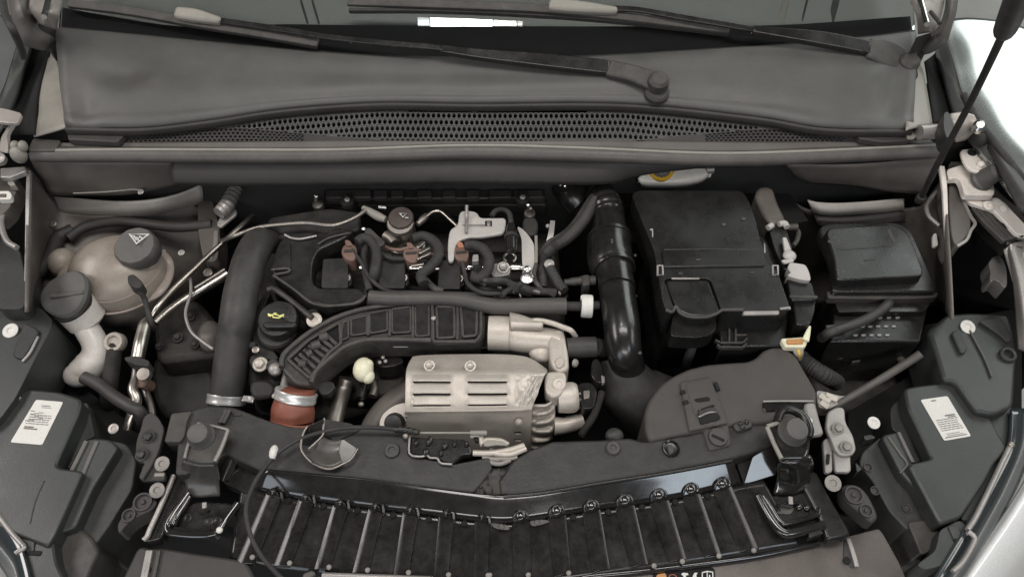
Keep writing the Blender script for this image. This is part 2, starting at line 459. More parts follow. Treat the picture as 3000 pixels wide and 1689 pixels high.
# pillars at both ends of the glass
pl = T('windscreen_pillar', 'silver windscreen pillar with bright trim beside the prop rod', 'pillar', q('r', 400, 100, .26))
surf('pillar_skin', [Q('r', .27, [(262, -10), (320, 120), (335, 262, .22)]), Q('r', .285, [(345, -10), (395, 120), (420, 250, .23)]), Q('r', .25, [(540, -10), (500, 160), (440, 262, .21)])], 'body', pl, solid=.004)
tube('trim_bead', Q('r', .295, [(350, -10), (378, 90), (405, 185)]), .0045, 'steel', pl)
tube('gutter_seal', Q('r', .30, [(430, 90), (480, 150), (500, 180)]), .003, 'rubber', pl)
pl = T('windscreen_pillar', 'silver windscreen pillar beside the greenish fender strip', 'pillar', q('a', 330, 80, .26))
surf('pillar_skin', [Q('a', .27, [(450, -10), (420, 120), (400, 220, .22)]), Q('a', .285, [(340, -10), (320, 100), (300, 180, .23)]), Q('a', .25, [(190, -10), (210, 70), (250, 150, .21)])], 'body', pl, solid=.004)
tube('trim_bead', Q('a', .295, [(345, -10), (325, 70), (310, 120)]), .0045, 'steel', pl)
for f, outer, inner, lab in (
    ('r', [(640, -10, .25), (625, 100, .24), (590, 220, .22), (555, 315, .20), (450, 395, .18), (380, 418, .165)], [(545, -10, .25), (535, 80, .24), (500, 180, .22), (440, 250, .20), (375, 285, .18), (325, 320, .165)], 'grey curved rubber seal hooking round the pillar foot near the prop rod'),
    ('a', [(90, -10, .25), (105, 100, .24), (118, 200, .22), (160, 290, .20), (270, 335, .18), (335, 330, .165)], [(185, -10, .25), (195, 60, .24), (235, 130, .22), (285, 190, .20), (350, 228, .18), (398, 232, .165)], 'grey curved rubber seal hooking round the pillar foot beside the greenish fender')):
    mid = [((a[0]+b[0])/2, (a[1]+b[1])/2, (a[2]+b[2])/2+.012) for a, b in zip(outer, inner)]
    tag(surf('pillar_seal', [Q(f, 0, outer), Q(f, 0, mid), Q(f, 0, inner)], 'ledge', None, nu=6, nv=5, solid=.006), lab, 'seal')
tag(tube('drain_hose', Q('a', .32, [(15, -10), (40, 110), (90, 210), (140, 320, .28), (165, 400, .24)]), .0055, 'rubber'), 'thin black hose running down beside the grey pillar seal', 'hose')
for f, pts, lab in (('a', [(260, 160, .22), (400, 205, .19), (388, 330, .15), (330, 330, .15), (290, 230, .2)], 'small black rubber dome at the pillar foot beside the greenish fender'),
                    ('r', [(310, 285, .22), (440, 245, .21), (430, 300, .19), (385, 420, .15), (330, 420, .15)], 'small black rubber dome at the pillar foot behind the wiper pivot')):
    tag(plate('corner_boot', Q(f, .2, pts), 'rubber', d=.05, r=12, bevel=.004), lab, 'rubber boot')

# ================================================================== scuttle (cowl) panel
sc = T('scuttle_cover', 'wide grey plastic scuttle panel with perforated air intake grille', 'scuttle panel', q('b', 900, 600, .14))
topl = [('a', 400, 235), ('a', 1000, 292), ('a', 1700, 355), ('b', 0, 408), ('b', 700, 438), ('b', 1500, 440), ('b', 2300, 405), ('c', 850, 342), ('c', 1300, 300), ('c', 1660, 252)]
lipl = [('a', 470, 900), ('a', 1000, 905), ('a', 1500, 850), ('a', 2000, 775), ('b', 250, 728), ('b', 950, 735), ('b', 2000, 735), ('c', 500, 825), ('c', 1000, 905), ('c', 1620, 918)]
r0 = [ong(*p) - WN*.002 + WS*.0 for p in topl]
r3 = [P(*q(f, x, y, .132)) for f, x, y in lipl]
def mixrow(t, dz):
    return [a.lerp(b, t) + Vector((0, 0, dz)) for a, b in zip(r0, r3)]
rbk = [p + WS*.02 - WN*.018 for p in r0]
def dent(s, t):
    z = 0
    for cs, ct, rs_, rt, h in ((.085, .55, .042, .12, -.012), (.135, .60, .028, .16, .005), (.03, .80, .022, .2, -.012), (.968, .72, .020, .22, -.016), (.93, .6, .05, .16, .006)):
        d_ = ((s-cs)/rs_)**2 + ((t-ct)/rt)**2
        z += h*math.exp(-d_*1.3)
    z += .0025*math.sin(s*9+1)*math.sin(t*3.1)
    z += .004*math.exp(-((t-.95)/.04)**2)
    return Vector((0, 0, z))
surf('panel_skin', [rbk, r0, mixrow(.35, .004), mixrow(.7, .008), r3], 'cowl', sc, nu=8, nv=8, solid=.003, fn=dent)
lip_dn = [p + Vector((0, -.006, -.012)) for p in r3]
surf('grille_lip', [[p + Vector((0, .001, .0012)) for p in r3], [p + Vector((0, -.007, .0015)) for p in r3], lip_dn], 'wall', sc, nu=8, nv=3, solid=.002)

# perforated grille: every hole is cut
def interp(pts, u):
    for (a, b), (c, d) in zip(pts, pts[1:]):
        if a <= u <= c: return b + (d-b)*(u-a)/(c-a)
    return pts[0][1] if u < pts[0][0] else pts[-1][1]
lip_px = [q(f, x, y)[:2] for f, x, y in lipl]
led_px = [q(f, x, y)[:2] for f, x, y in (('a', 420, 1006), ('a', 830, 1006), ('a', 1700, 1003), ('b', 0, 996), ('b', 900, 1002), ('b', 1800, 998), ('c', 100, 1000), ('c', 800, 1005), ('c', 1650, 1000))]
mesh_px = [(343, 414), (372, 389), (690, 374), (830, 386), (1000, 402), (1130, 413)]
mesh_px2 = [(1860, 413), (2000, 398), (2230, 378), (2440, 385), (2580, 416)]
zg = .122
def zgr(u, v):
    t = (v - interp(lip_px, u))/max(4, interp(led_px, u) - interp(lip_px, u))
    return .120 - .012*max(0, min(1, t))
def perf(name, u0, u1, du, rowf, hole, m, parent, fx=.37, fy=.37, N=14):
    verts, faces = [], []
    ncol = int((u1-u0)/du)
    for rix, (top, bot) in enumerate(rowf):
        off = .5*du*(rix % 2)
        for c in range(ncol):
            ua, ub = u0+c*du+off, u0+(c+1)*du+off
            um = (ua+ub)/2
            ta, tb, ba, bb = top(ua), top(ub), bot(ua), bot(ub)
            if min(ba-ta, bb-tb) < .6: continue
            hh = ((ba-ta)+(bb-tb))/2
            vm = (ta+tb+ba+bb)/4
            base = len(verts)
            quad = [(ua, ta), (ub, tb), (ub, bb), (ua, ba)]
            if hh > 5.5 and hole(um, vm, rix):
                outer, inner = [], []
                for k in range(N):
                    a = 2*math.pi*(k+.5)/N
                    x, y = math.cos(a), math.sin(a)
                    s = max(abs(x), abs(y)); ox, oy = x/s, y/s
                    tt = (ox+1)/2; tv = ta+(tb-ta)*tt; bv = ba+(bb-ba)*tt
                    outer.append((um+ox*du/2, tv+(bv-tv)*(oy+1)/2))
                    inner.append((um+x*du*fx, vm+y*hh*fy))
                # cell corners
                for u, v in outer + inner: verts.append(P(u, v, zgr(u, v)))
                for u, v in inner: verts.append(P(u, v, zgr(u, v)) + Vector((0, .0015, -.004)))
                for k in range(N):
                    k2 = (k+1) % N
                    faces.append((base+k, base+k2, base+N+k2, base+N+k))
                    faces.append((base+N+k, base+N+k2, base+2*N+k2, base+2*N+k))
                cs = [(um+sx*du/2, (ta if sx < 0 else tb) if sy < 0 else (ba if sx < 0 else bb)) for sx, sy in ((1, 1), (-1, 1), (-1, -1), (1, -1))]
                for ci, (k, (u, v)) in enumerate(zip((1, 5, 8, 12), cs)):
                    verts.append(P(u, v, zgr(u, v)))
            else:
                for u, v in quad: verts.append(P(u, v, zgr(u, v)))
                faces.append((base, base+1, base+2, base+3))
    return finish(name, verts, faces, m, parent, smooth=30)
def rowfun(k, low, first=6, step=19.6):
    return (lambda u: min(interp(lip_px, u)+first+k*step, low(u)), lambda u: min(interp(lip_px, u)+first+(k+1)*step, low(u)))
def low(u):
    if u < 1130: return interp(mesh_px, u)
    if u > 1860: return interp(mesh_px2, u)
    return interp(led_px, u)
g1 = perf('intake_grille', 520, 2400, 15.0, [rowfun(k, low) for k in range(6)], lambda u, v, k: 672 < u < 2226 and (k > 0 or u < 1192 or u > 1722), 'cowl', sc)
g1['kind'] = 'stuff'
def fine(lowpx, u0, u1):
    n = 4
    return [(lambda u, k=k: interp(lowpx, u)+(interp(led_px, u)-interp(lowpx, u))*k/n, lambda u, k=k: interp(lowpx, u)+(interp(led_px, u)-interp(lowpx, u))*(k+1)/n) for k in range(n)]
def fperf(nm, lowpx, u0, u1):
    o = perf(nm, u0, u1, 13.5, fine(lowpx, u0, u1), lambda u, v, k: True, 'wall', sc, fx=.36, fy=.34, N=14); o['kind'] = 'stuff'; return o
fperf('fine_grille', mesh_px, 345, 1120); fperf('fine_grille', mesh_px2, 1870, 2575)
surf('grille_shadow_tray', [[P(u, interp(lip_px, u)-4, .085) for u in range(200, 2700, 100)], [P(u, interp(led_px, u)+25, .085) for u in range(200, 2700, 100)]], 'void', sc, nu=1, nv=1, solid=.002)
for f, pts in (('a', [(470, 908), (880, 925), (900, 935), (830, 1003), (480, 985)]), ('c', [(1210, 935), (1640, 920), (1600, 995), (1420, 1003), (1260, 980)])):
    plate('end_cap', Q(f, .121, pts), 'wall', sc, d=.012, bevel=.002)
# ledge + rubber tube along the front edge
led = [('a', 300, 1010), ('a', 900, 1008), ('a', 1700, 1004), ('b', 0, 996), ('b', 900, 1000), ('b', 1800, 998), ('c', 200, 1002), ('c', 900, 1004), ('c', 1750, 985)]
led2 = [('a', 260, 1068), ('a', 900, 1062), ('a', 1700, 1064), ('b', 0, 1062), ('b', 900, 1032), ('b', 1700, 1050), ('c', 200, 1088), ('c', 900, 1072), ('c', 1800, 1030)]
hs = T('bonnet_seal', 'long grey rubber bonnet seal along the front edge of the scuttle', 'rubber seal', q('b', 900, 1070, .11))
l0 = [P(*q(f, x, y, .108)) for f, x, y in led]; l1 = [P(*q(f, x, y, .104)) for f, x, y in led2]
surf('seal_flange', [l0, [a.lerp(b, .5) for a, b in zip(l0, l1)], l1], 'ledge', hs, nu=6, nv=3, solid=.003)
tube('seal_bead', [P(*q(f, x, y-2, .108)) for f, x, y in led2], .0028, 'lightseal', hs, n=6)
tb = [('a', 240, 1092), ('a', 900, 1094), ('a', 1700, 1100), ('b', 0, 1098), ('b', 900, 1072), ('b', 1700, 1090), ('c', 200, 1122), ('c', 900, 1104), ('c', 1830, 1062)]
tube('seal_tube', [P(*q(f, x, y, .097)) for f, x, y in tb], .0145, 'seal', hs, n=6, flat=.85)
# front wall of the scuttle
cw = T('scuttle_wall', 'dark plastic scuttle front wall hanging below the rubber seal', 'scuttle wall', q('b', 900, 1200, .06))
wt = [('a', 1222, 1122), ('a', 1400, 1124), ('a', 1800, 1128), ('b', 0, 1128), ('b', 900, 1102), ('b', 1700, 1118), ('c', 0, 1142), ('c', 300, 1145), ('c', 600, 1140)]
wb_ = [('a', 1236, 1300), ('a', 1400, 1302), ('a', 1800, 1306), ('b', 0, 1302), ('b', 900, 1292), ('b', 1850, 1296), ('b', 2110, 1225), ('c', 60, 1165), ('c', 560, 1168)]
surf('wall_skin', [[P(*q(f, x, y, .085)) for f, x, y in wt], [P(*q(f, x, y, .048)) for f, x, y in wb_]], 'wall', cw, nu=6, nv=5, solid=.004,
     fn=lambda s, t: Vector((0, -.006*math.sin(math.pi*t), 0)))
tube('wall_lip', [P(*q(f, x, y, .046)) for f, x, y in wb_[:6]], .003, 'matte', cw)
surf('side_panel', [Q('n', .085, [(190, 440), (450, 478), (800, 490), (1150, 488)]), Q('n', .045, [(250, 570), (500, 620), (800, 600), (1150, 570)]), Q('n', .01, [(335, 715), (600, 712), (850, 705), (1180, 640)])], 'bodydark', cw, nu=6, nv=4, solid=.003)
surf('side_panel', [Q('h', .085, [(250, 200), (700, 200), (1100, 165), (1390, 120)]), Q('h', .05, [(330, 290), (700, 290), (1050, 300), (1300, 300)]), Q('h', .015, [(400, 330), (700, 350), (950, 385), (1220, 415)])], 'bodydark', cw, nu=6, nv=4, solid=.003)
tube('edge_wire', Q('n', .02, [(480, 705), (700, 695), (860, 680), (930, 685)]), .0015, 'lightseal', cw)
bolt(q('n', 920, 695, .025), .009, 'bracket', cw, name='clip', kind='cap')

# ================================================================== wipers
def wiper(lab, pivot, hinge, arm, rod, tip, bl_a, bl_b, hw=(.036, .031, .030)):
    t = T('wiper', lab, 'windscreen wiper', pivot)
    pv = W(pivot)
    lathe('pivot_cap', pv + Vector((0, 0, -.012)), [(.017, 0), (.018, .012), (.017, .022), (.012, .027), (.004, .028)], 'dusty', t, (0, -.3, 1))
    lathe('pivot_base', pv + Vector((0, -.004, -.03)), [(.021, .010), (.0205, .018), (.017, .022)], 'wall', t, (0, -.3, 1))
    bar('arm_head', [pv + Vector((.004, -.003, .002)), W(hinge[0]).lerp(pv, .5) + Vector((0, 0, .004)), W(hinge[0])], list(hw), .016, 'dusty', t, bevel=.004, up=(0, -.4, 1))
    bar('arm', [W(hinge[0]) + Vector((.004, 0, .0)), *[W(a) for a in arm]], [.026, .026, .019, .014][:len(arm)+1], .013, 'satin', t, bevel=.003, up=(0, -.4, 1))
    bar('rod', [W(a) for a in rod], [.010]*len(rod), .005, 'satin', t, bevel=.0015, up=(0, -.4, 1))
    bar('blade_connector', [W(a) for a in tip], [.012, .022, .02][:len(tip)], .016, 'lightseal', t, bevel=.005, up=(0, -.4, 1))
    b = bar('blade', [W(a) for a in bl_a], [.015]*len(bl_a), .007, 'dusty', t, bevel=.0015, up=(0, -.45, 1))
    e = bar('rubber_edge', [W(a) for a in bl_b], [.006]*len(bl_b), .010, 'rubber', b, up=(0, -.45, 1))
wiper('black wiper with long arm and its pivot in the middle of the scuttle', q('b', 2240, 580, .166), [ong('b', 1885, 470, .022)],
      [ong('b', 1500, 425, .024), ong('b', 1000, 375, .024), ong('b', 700, 335, .024)],
      [ong('b', 720, 336, .023), ong('b', 0, 268, .020), ong('a', 2000, 205, .018), ong('a', 1450, 125, .018)],
      [ong('a', 1560, 135, .022), ong('a', 1380, 95, .024), ong('a', 1230, 75, .022)],
      [ong('a', 480, 18, .010), ong('a', 900, 70, .012), ong('a', 1400, 158, .012), ong('a', 1850, 232, .011), ong('a', 2250, 300, .010)],
      [ong('a', 480, 30, .006), ong('a', 900, 84, .006), ong('a', 1400, 176, .006), ong('a', 1850, 250, .006), ong('a', 2240, 322, .006)])
wiper('black wiper with its pivot at the scuttle corner beside the black fender gap', q('c', 1590, 445, .168), [ong('c', 1320, 330, .022)],
      [ong('c', 1000, 265, .024), ong('c', 700, 225, .024), ong('c', 500, 200, .024)],
      [ong('c', 510, 205, .023), ong('c', 0, 120, .02), ong('b', 2100, 65, .018), ong('b', 1850, 55, .018)],
      [ong('b', 1960, 62, .022), ong('b', 1640, 30, .024), ong('b', 1470, 18, .022)],
      [ong('b', 40, 5, .010), ong('b', 700, 25, .012), ong('b', 1500, 60, .012), ong('b', 2200, 135, .011), ong('c', 330, 205, .010)],
      [ong('b', 50, 65, .006), ong('b', 700, 68, .006), ong('b', 1500, 105, .006), ong('b', 2200, 165, .006), ong('c', 330, 230, .006)], (.044, .052, .036))

# ================================================================== fenders and bonnet hinges
fd = T('front_fender', 'glossy white front fender behind the prop rod', 'fender', q('r', 900, 700, .1))
edge = Q('r', .12, [(545, 150, .17), (575, 290, .165), (630, 480, .155), (700, 720, .145), (800, 910, .135), (1060, 1250, .12), (1500, 1820, .08), (1700, 2250, .05)])
e0 = [W(p) for p in edge]
def out(row, dx, dz, sg=1): return [p + Vector((sg*dx, 0, dz)) for p in row]
surf('fender_skin', [out(e0, -.012, -.03), out(e0, -.004, -.004), e0, out(e0, .05, .004), out(e0, .14, -.012), out(e0, .26, -.07), out(e0, .34, -.25), out(e0, .36, -.5)], 'fender', fd, nu=6, nv=4, solid=.002)
tube('edge_seal', [p + Vector((-.004, 0, .001)) for p in e0[3:7]], .006, 'rubber', fd)
fd2 = T('front_fender', 'dull grey green front fender beyond the hinge with the pale lump', 'fender', q('a', 20, 300, .1))
edge2 = Q('a', .12, [(150, 120, .17), (110, 280, .165), (60, 440, .155), (10, 600, .145), (-90, 800, .135), (-330, 1150, .12), (-600, 1600, .1), (-680, 2100, .06)])
e2 = [W(p) for p in edge2]
surf('fender_skin', [out(e2, -.012, -.03, -1), out(e2, -.004, -.004, -1), e2, out(e2, .05, .004, -1), out(e2, .14, -.012, -1), out(e2, .26, -.07, -1), out(e2, .36, -.5, -1)], 'fender', fd2, nu=6, nv=4, solid=.002)
tag(surf('fender_gap_cover', [Q('a', .13, [(120, 300), (40, 520), (-30, 760), (60, 960)]), Q('a', .10, [(250, 300), (180, 560), (150, 780), (150, 960)]), Q('a', .125, [(395, 250), (345, 430), (285, 650), (255, 960)])], 'void', None, nu=5, nv=4, solid=.004), 'black foam filler strip between scuttle end and greenish fender', 'gap filler')
tag(surf('fender_gap_cover', [Q('r', .125, [(380, 470), (400, 600), (425, 800), (445, 950)]), Q('r', .10, [(470, 400), (540, 600), (590, 780), (600, 900)]), Q('r', .13, [(550, 310), (620, 520), (690, 740), (800, 960)])], 'void', None, nu=5, nv=4, solid=.004), 'black foam filler strip between scuttle end and glossy white fender', 'gap filler')
# painted scuttle ends (light strip between panel and gap)
tag(surf('scuttle_end', [Q('a', .135, [(395, 350), (440, 540), (520, 690), (540, 880)]), Q('a', .128, [(370, 400), (385, 600), (420, 780), (440, 920)]), Q('a', .122, [(335, 440), (290, 650), (280, 820), (245, 975)])], 'lightseal', None, nu=5, nv=4, solid=.003), 'pale grey end flap of the scuttle beside the pillar with the thin hose', 'end flap')
tag(surf('scuttle_end', [Q('r', .130, [(335, 455), (380, 560), (425, 800), (448, 955)]), Q('r', .140, [(300, 560), (310, 700), (330, 850), (340, 960)]), Q('r', .142, [(290, 590), (262, 690), (250, 850), (245, 985)])], 'lightseal', None, nu=5, nv=4, solid=.003), 'pale beige end flap of the scuttle beside the prop rod', 'end flap')

# prop rod
for sg, ed, lab in ((1, e0, 'black wheel arch liner under the white fender by the prop rod'), (-1, e2, 'black wheel arch liner under the greenish fender')):
    ed_ = [p + Vector((sg*.030, 0, -.045)) for p in ed]
    tag(surf('arch_liner', [ed_, [Vector((p.x, p.y, -.5)) for p in ed_]], 'void', None, nu=3, nv=3, solid=.004), lab, 'wheel arch liner')
pr = T('prop_rod', 'thin black bonnet prop rod with thick foam grip', 'prop rod', q('h', 1210, 420, .03))
rb0, rb1 = P(*q('h', 1210, 425, .04)), P(*q('r', 740, 760, .30))
rb2, rb3 = P(*q('r', 985, 250, .47)), P(*q('r', 1090, 0, .56))
rb4 = rb3 + (rb3-rb2).normalized()*.25
tube('rod', [rb0, P(*q('r', 460, 1290, .14)), rb1, rb2 + (rb2-rb1)*.1], .0046, 'rubber', pr)
tube('foam_grip', [rb2 - (rb3-rb2)*.06, rb2, rb2.lerp(rb3, .2), rb3, rb4], [.005, .009, .0115, .012, .012], 'hose', pr)
lathe('pivot_eye', rb0 - Vector((0, 0, .004)), [(.007, -.008), (.009, 0), (.008, .005), (.004, .008)], 'matte', pr)

# bonnet hinges
hg = T('bonnet_hinge_bracket', 'painted bonnet hinge with pale two fingered lump beside the black filler', 'hinge', q('n', 90, 350, .12))
plate('hinge_plate', Q('n', .17, [(-40, 140), (30, 150), (145, 182), (112, 248), (-40, 236)]), 'body', hg, d=.006, r=10)
bar('hinge_arm', Q('n', .16, [(75, 245), (30, 330, .14), (22, 440, .12)]), .014, .006, 'body', hg)
lathe('hinge_pin', q('n', 5, 490, .11), [(.010, 0), (.010, .010), (.007, .012)], 'bracket', hg, (.2, -.4, 1))
blob('hinge_knuckle', q('n', 122, 452, .11), .0125, .012, .016, 'lightseal', hg, seg=14)
for x in (100, 150): blob('finger', q('n', x, 398, .122), .0065, .009, .010, 'lightseal', hg, seg=12)
plate('rest_pad', Q('n', .112, [(215, 345), (400, 358), (352, 424), (180, 424)]), 'seal', hg, d=.008, r=8)
plate('mount_foot', Q('n', .085, [(0, 540), (165, 528), (168, 560), (60, 600), (0, 600)]), 'bracket', hg, d=.01)
hg = T('bonnet_hinge_bracket', 'beige bonnet hinge with rolled sleeve crossed by the prop rod', 'hinge', q('r', 500, 1000, .12))
tube('hinge_sleeve', Q('r', .135, [(345, 1005), (440, 1000), (545, 995)]), .0125, 'bracket', hg)
plate('hinge_cheek', Q('r', .17, [(530, 850), (570, 845), (605, 940), (600, 1030), (550, 1050), (525, 960)]), 'matte', hg, d=.03, r=14)
surf('hinge_plate', [Q('r', .16, [(585, 860), (680, 850), (760, 870)]), Q('r', .15, [(610, 960), (720, 950), (800, 960)]), Q('r', .12, [(620, 1080), (700, 1060), (770, 1010)])], 'body', hg, solid=.005)
lathe('hinge_pin', q('r', 790, 975, .15), [(.010, 0), (.010, .010), (.006, .014)], 'steel', hg, (-.3, -.4, 1))
plate('hinge_tab', Q('r', .125, [(245, 1020), (330, 985), (345, 1000), (310, 1050), (260, 1050)]), 'lightseal', hg, d=.004, r=6)
blob('hinge_boot', q('r', 800, 1050, .12), .017, .015, .014, 'rubber', hg, seg=14)

# ================================================================== inner wings
def wing(lab, rows, m='bodydark'):
    return tag(surf('inner_wing', rows, m, None, nu=5, nv=5, solid=.004), lab, 'inner wing')
wing('dark inner wing panel behind the beige coolant tank', [Q('n', .06, [(172, 540), (170, 850), (166, 1150), (160, 1480)]), Q('n', .0, [(330, 720, .0), (310, 900, -.03), (270, 1150, -.05), (220, 1480, -.06)]), Q('d', -.10, [(460, 290, -.04), (500, 420, -.06), (420, 700, -.08), (330, 1000, -.10)]), Q('d', -.16, [(900, 300, -.045), (950, 430, -.08), (950, 700, -.125), (900, 1000, -.20)]), Q('d', -.2, [(1500, 150, -.06), (1480, 430, -.10), (1480, 700, -.16), (1400, 1000, -.26)])])
wing('dark inner wing panel behind the fuse box lid', [Q('h', .06, [(1385, 230), (1400, 600), (1420, 900), (1440, 1300)]), Q('h', .0, [(1240, 460, .0), (1290, 650, -.03), (1330, 900, -.06), (1350, 1200, -.10)]), Q('h', -.04, [(1090, 500, -.03), (1100, 620, -.06), (1200, 900, -.12), (1200, 1200, -.2)]), Q('h', -.06, [(500, 530, -.04), (480, 640, -.09), (450, 900, -.2), (450, 1200, -.3)]), Q('h', -.06, [(250, 430, -.03), (200, 600, -.12), (150, 900, -.25), (150, 1200, -.35)])])
wing('black fender liner beside the ribbed black rail', [Q('h', .05, [(1560, 480), (1600, 640, -.02), (1560, 900, -.12), (1560, 1200, -.2)]), Q('h', .06, [(1933, 700), (1850, 760, -.04), (1840, 950, -.1), (1840, 1200, -.12)])], 'void')

def flange(lab, pts, wd, m, h=.03):
    return tag(bar('wing_flange', pts, wd, h, m, n=8), lab, 'flange')
flange('upright wing flange with pale edge beside the beige tank', Q('n', .075, [(185, 555), (178, 750), (172, 1000, .05), (165, 1280, .02)]), [.006, .006, .005, .004], 'bracket', h=.008)
flange('upright wing flange with pale edge running down beside the prop rod foot', Q('h', .075, [(1352, 205), (1372, 350), (1386, 600, .055), (1402, 850, .03), (1412, 1090, .0)]), [.009, .008, .006, .006, .005], 'silverpaint', h=.006)

# strut tower arcs
def tower(lab, top, bot, m='tower'):
    return tag(surf('strut_tower', [top, bot, [(u, v+26, z-.05) for u, v, z in bot]], m, None, nu=6, nv=4, solid=.004), lab, 'strut tower')
tower('pale arched strut tower rim above the coolant tank', Q('d', -.01, [(350, 185), (520, 195), (800, 218), (1050, 210), (1250, 172), (1430, 95)]), Q('d', -.035, [(360, 275), (520, 290), (800, 300), (1050, 290), (1250, 245), (1440, 190)]))
tower('pale arched strut tower rim above the fuse box', Q('h', -.005, [(400, 452), (470, 464), (600, 470), (800, 462), (1000, 445), (1085, 440)]), Q('h', -.022, [(425, 510), (490, 535), (600, 545), (800, 532), (1000, 512), (1085, 505)]))
t = T('tower_ledge', 'dark ledge with three small clips under the pale strut rim', 'ledge', q('h', 750, 570, -.04))
surf('ledge_skin', [Q('h', -.035, [(440, 545), (700, 550), (1050, 520)]), Q('h', -.05, [(450, 600), (700, 605), (1050, 590)])], 'wall', t, nu=6, nv=3, solid=.02)
for x, y in ((630, 572), (755, 568), (880, 562)): bolt(q('h', x, y, -.036), .006, 'bracket', t, name='clip', kind='cap')

# right wing fittings
br = T('strut_bracket', 'silver painted bracket with a stubby rubber buffer beside the prop rod', 'bracket', q('h', 1600, 330, .07))
plate('base_plate', Q('h', .046, [(1400, 200), (1470, 90), (1625, 70), (1760, 300), (1960, 600), (1960, 720), (1850, 700), (1500, 440), (1385, 330)]), 'tower', br, d=.01, r=10)
plate('upper_plate', Q('h', .095, [(1478, 90), (1620, 80), (1672, 180), (1700, 240), (1622, 256), (1545, 228), (1505, 175)]), 'silverpaint', br, d=.006, r=14)
lathe('slot', q('h', 1563, 116, .0955), [(.007, 0), (.007, .0012), (.001, .0013)], 'void', br, (0, -.1, 1))
bolt(q('h', 1625, 200, .096), .011, 'silverpaint', br, kind='dome')
plate('main_plate', Q('h', .075, [(1385, 232), (1500, 196), (1560, 244), (1640, 262), (1722, 340), (1726, 415), (1512, 412), (1490, 330), (1470, 290), (1400, 300)]), 'silverpaint', br, d=.012, r=10)
lathe('buffer', q('h', 1625, 315, .078), [(.019, -.002), (.020, .003), (.017, .006), (.015, .020), (.0135, .032), (.008, .035)], 'capgrey', br, (.35, -.25, 1))
plate('lower_plate', Q('h', .06, [(1500, 424), (1745, 430), (1800, 470), (1960, 640), (1960, 700), (1880, 690), (1720, 520), (1560, 470)]), 'silverpaint', br, d=.008, r=8)
bolt(q('h', 1680, 490, .062), .015, 'silverpaint', br, kind='cap'); bolt(q('h', 1785, 510, .062), .010, 'silverpaint', br, kind='cap')
plate('hinge_mount', Q('h', .055, [(1405, 300), (1450, 280), (1500, 320), (1490, 430), (1560, 590), (1550, 680), (1460, 780), (1420, 720), (1400, 480)]), 'bodydark', br, d=.05, r=20, bevel=.006)
bar('bright_edge', Q('h', .058, [(1490, 400), (1520, 480), (1560, 560), (1590, 610), (1560, 660), (1530, 725), (1465, 770)]), .005, .004, 'bracket', br)
fr_ = T('fender_rail', 'long grey rail along the glossy white fender edge', 'rail', q('h', 1800, 300, .1))
surf('rail_skin', [Q('r', .115, [(770, 950), (850, 1110), (960, 1330), (1100, 1600)]), Q('r', .125, [(815, 980), (910, 1130), (1040, 1330), (1220, 1600)]), Q('r', .122, [(850, 1000), (960, 1140), (1110, 1330), (1300, 1600)])], 'hose', fr_, nu=6, nv=4, solid=.01)
rr = T('ribbed_rail', 'ribbed black plastic rail below the silver bracket', 'ribbed rail', q('h', 1750, 600, .04))
plate('rail_base', Q('h', .048, [(1540, 490), (1600, 465), (1690, 480), (1900, 720), (1830, 770), (1700, 650)]), 'plastic', rr, d=.03, bevel=.004, r=10)
for k in range(4):
    bar('rib', Q('h', .054, [(1570+k*33, 498-k*4), (1660+k*36, 600-k*3), (1800+k*28, 735-k*8)]), .007, .008, 'dusty', rr)
tag(tube('wing_cable', Q('h', .03, [(1318, 385), (1262, 455), (1243, 500), (1262, 565), (1335, 632)]), .0035, 'bracket'), 'pale bent cable beside the foot of the prop rod', 'cable')
tag(plate('wing_clip', Q('h', .02, [(1288, 690), (1315, 680), (1326, 775), (1290, 775)]), 'label', d=.006, r=8), 'small white clip below the pale bent cable', 'clip')
tm = T('fender_trim', 'tall grey trim standing behind the white topped headlamp bolt', 'trim', q('h', 1880, 1000, .03))
surf('trim_skin', [Q('h', .04, [(1815, 810), (1850, 1000, .03), (1870, 1250, .01), (1890, 1500, 0)]), Q('h', .055, [(1840, 760), (1900, 1000, .045), (1930, 1250, .03), (1960, 1500, .01)]), Q('h', .045, [(1950, 735), (1990, 1000, .04), (2000, 1250, .03), (2020, 1500, .01)])], 'bracket', tm, nu=5, nv=5, solid=.02)
tag(plate('wing_grommet', Q('h', .0, [(1678, 900), (1715, 845), (1770, 840), (1812, 930), (1815, 1050), (1795, 1075), (1740, 1005), (1700, 1030), (1690, 990), (1700, 960)]), 'bracket', d=.03, r=16, bevel=.006, seg=3), 'pale mauve rubber grommet beside the black fender liner', 'grommet')
# left wing fittings
lb = T('wing_latch', 'pale folded latch bracket under the hinge with the two fingered lump', 'bracket', q('n', 30, 680, .05))
plate('latch_plate', Q('n', .07, [(-20, 690), (60, 688), (76, 712), (70, 742), (-20, 744)]), 'label', lb, d=.01, r=8)
plate('latch_slot', Q('n', .0715, [(-20, 708), (40, 706), (38, 728), (-20, 730)]), 'bodydark', lb, d=.002)
plate('latch_wedge', Q('n', .075, [(45, 632), (80, 616), (102, 652), (60, 654)]), 'lightseal', lb, d=.012, r=6)
plate('latch_base', Q('n', .06, [(-20, 600), (100, 586), (130, 640), (60, 800), (-20, 870)]), 'bodydark', lb, d=.03, r=10)
tag(tube('wing_cable', Q('n', .055, [(45, 770), (15, 850), (10, 920), (45, 1015), (110, 1060)]), .0045, 'bracket'), 'pale bent cable under the folded latch bracket', 'cable')
tag(plate('wing_cover', Q('n', .02, [(-40, 950), (40, 1000), (130, 1060), (175, 1280), (170, 1460), (-40, 1460)]), 'lampside', d=.06, r=30, bevel=.006), 'dark green black cover between latch bracket and headlamp', 'cover')
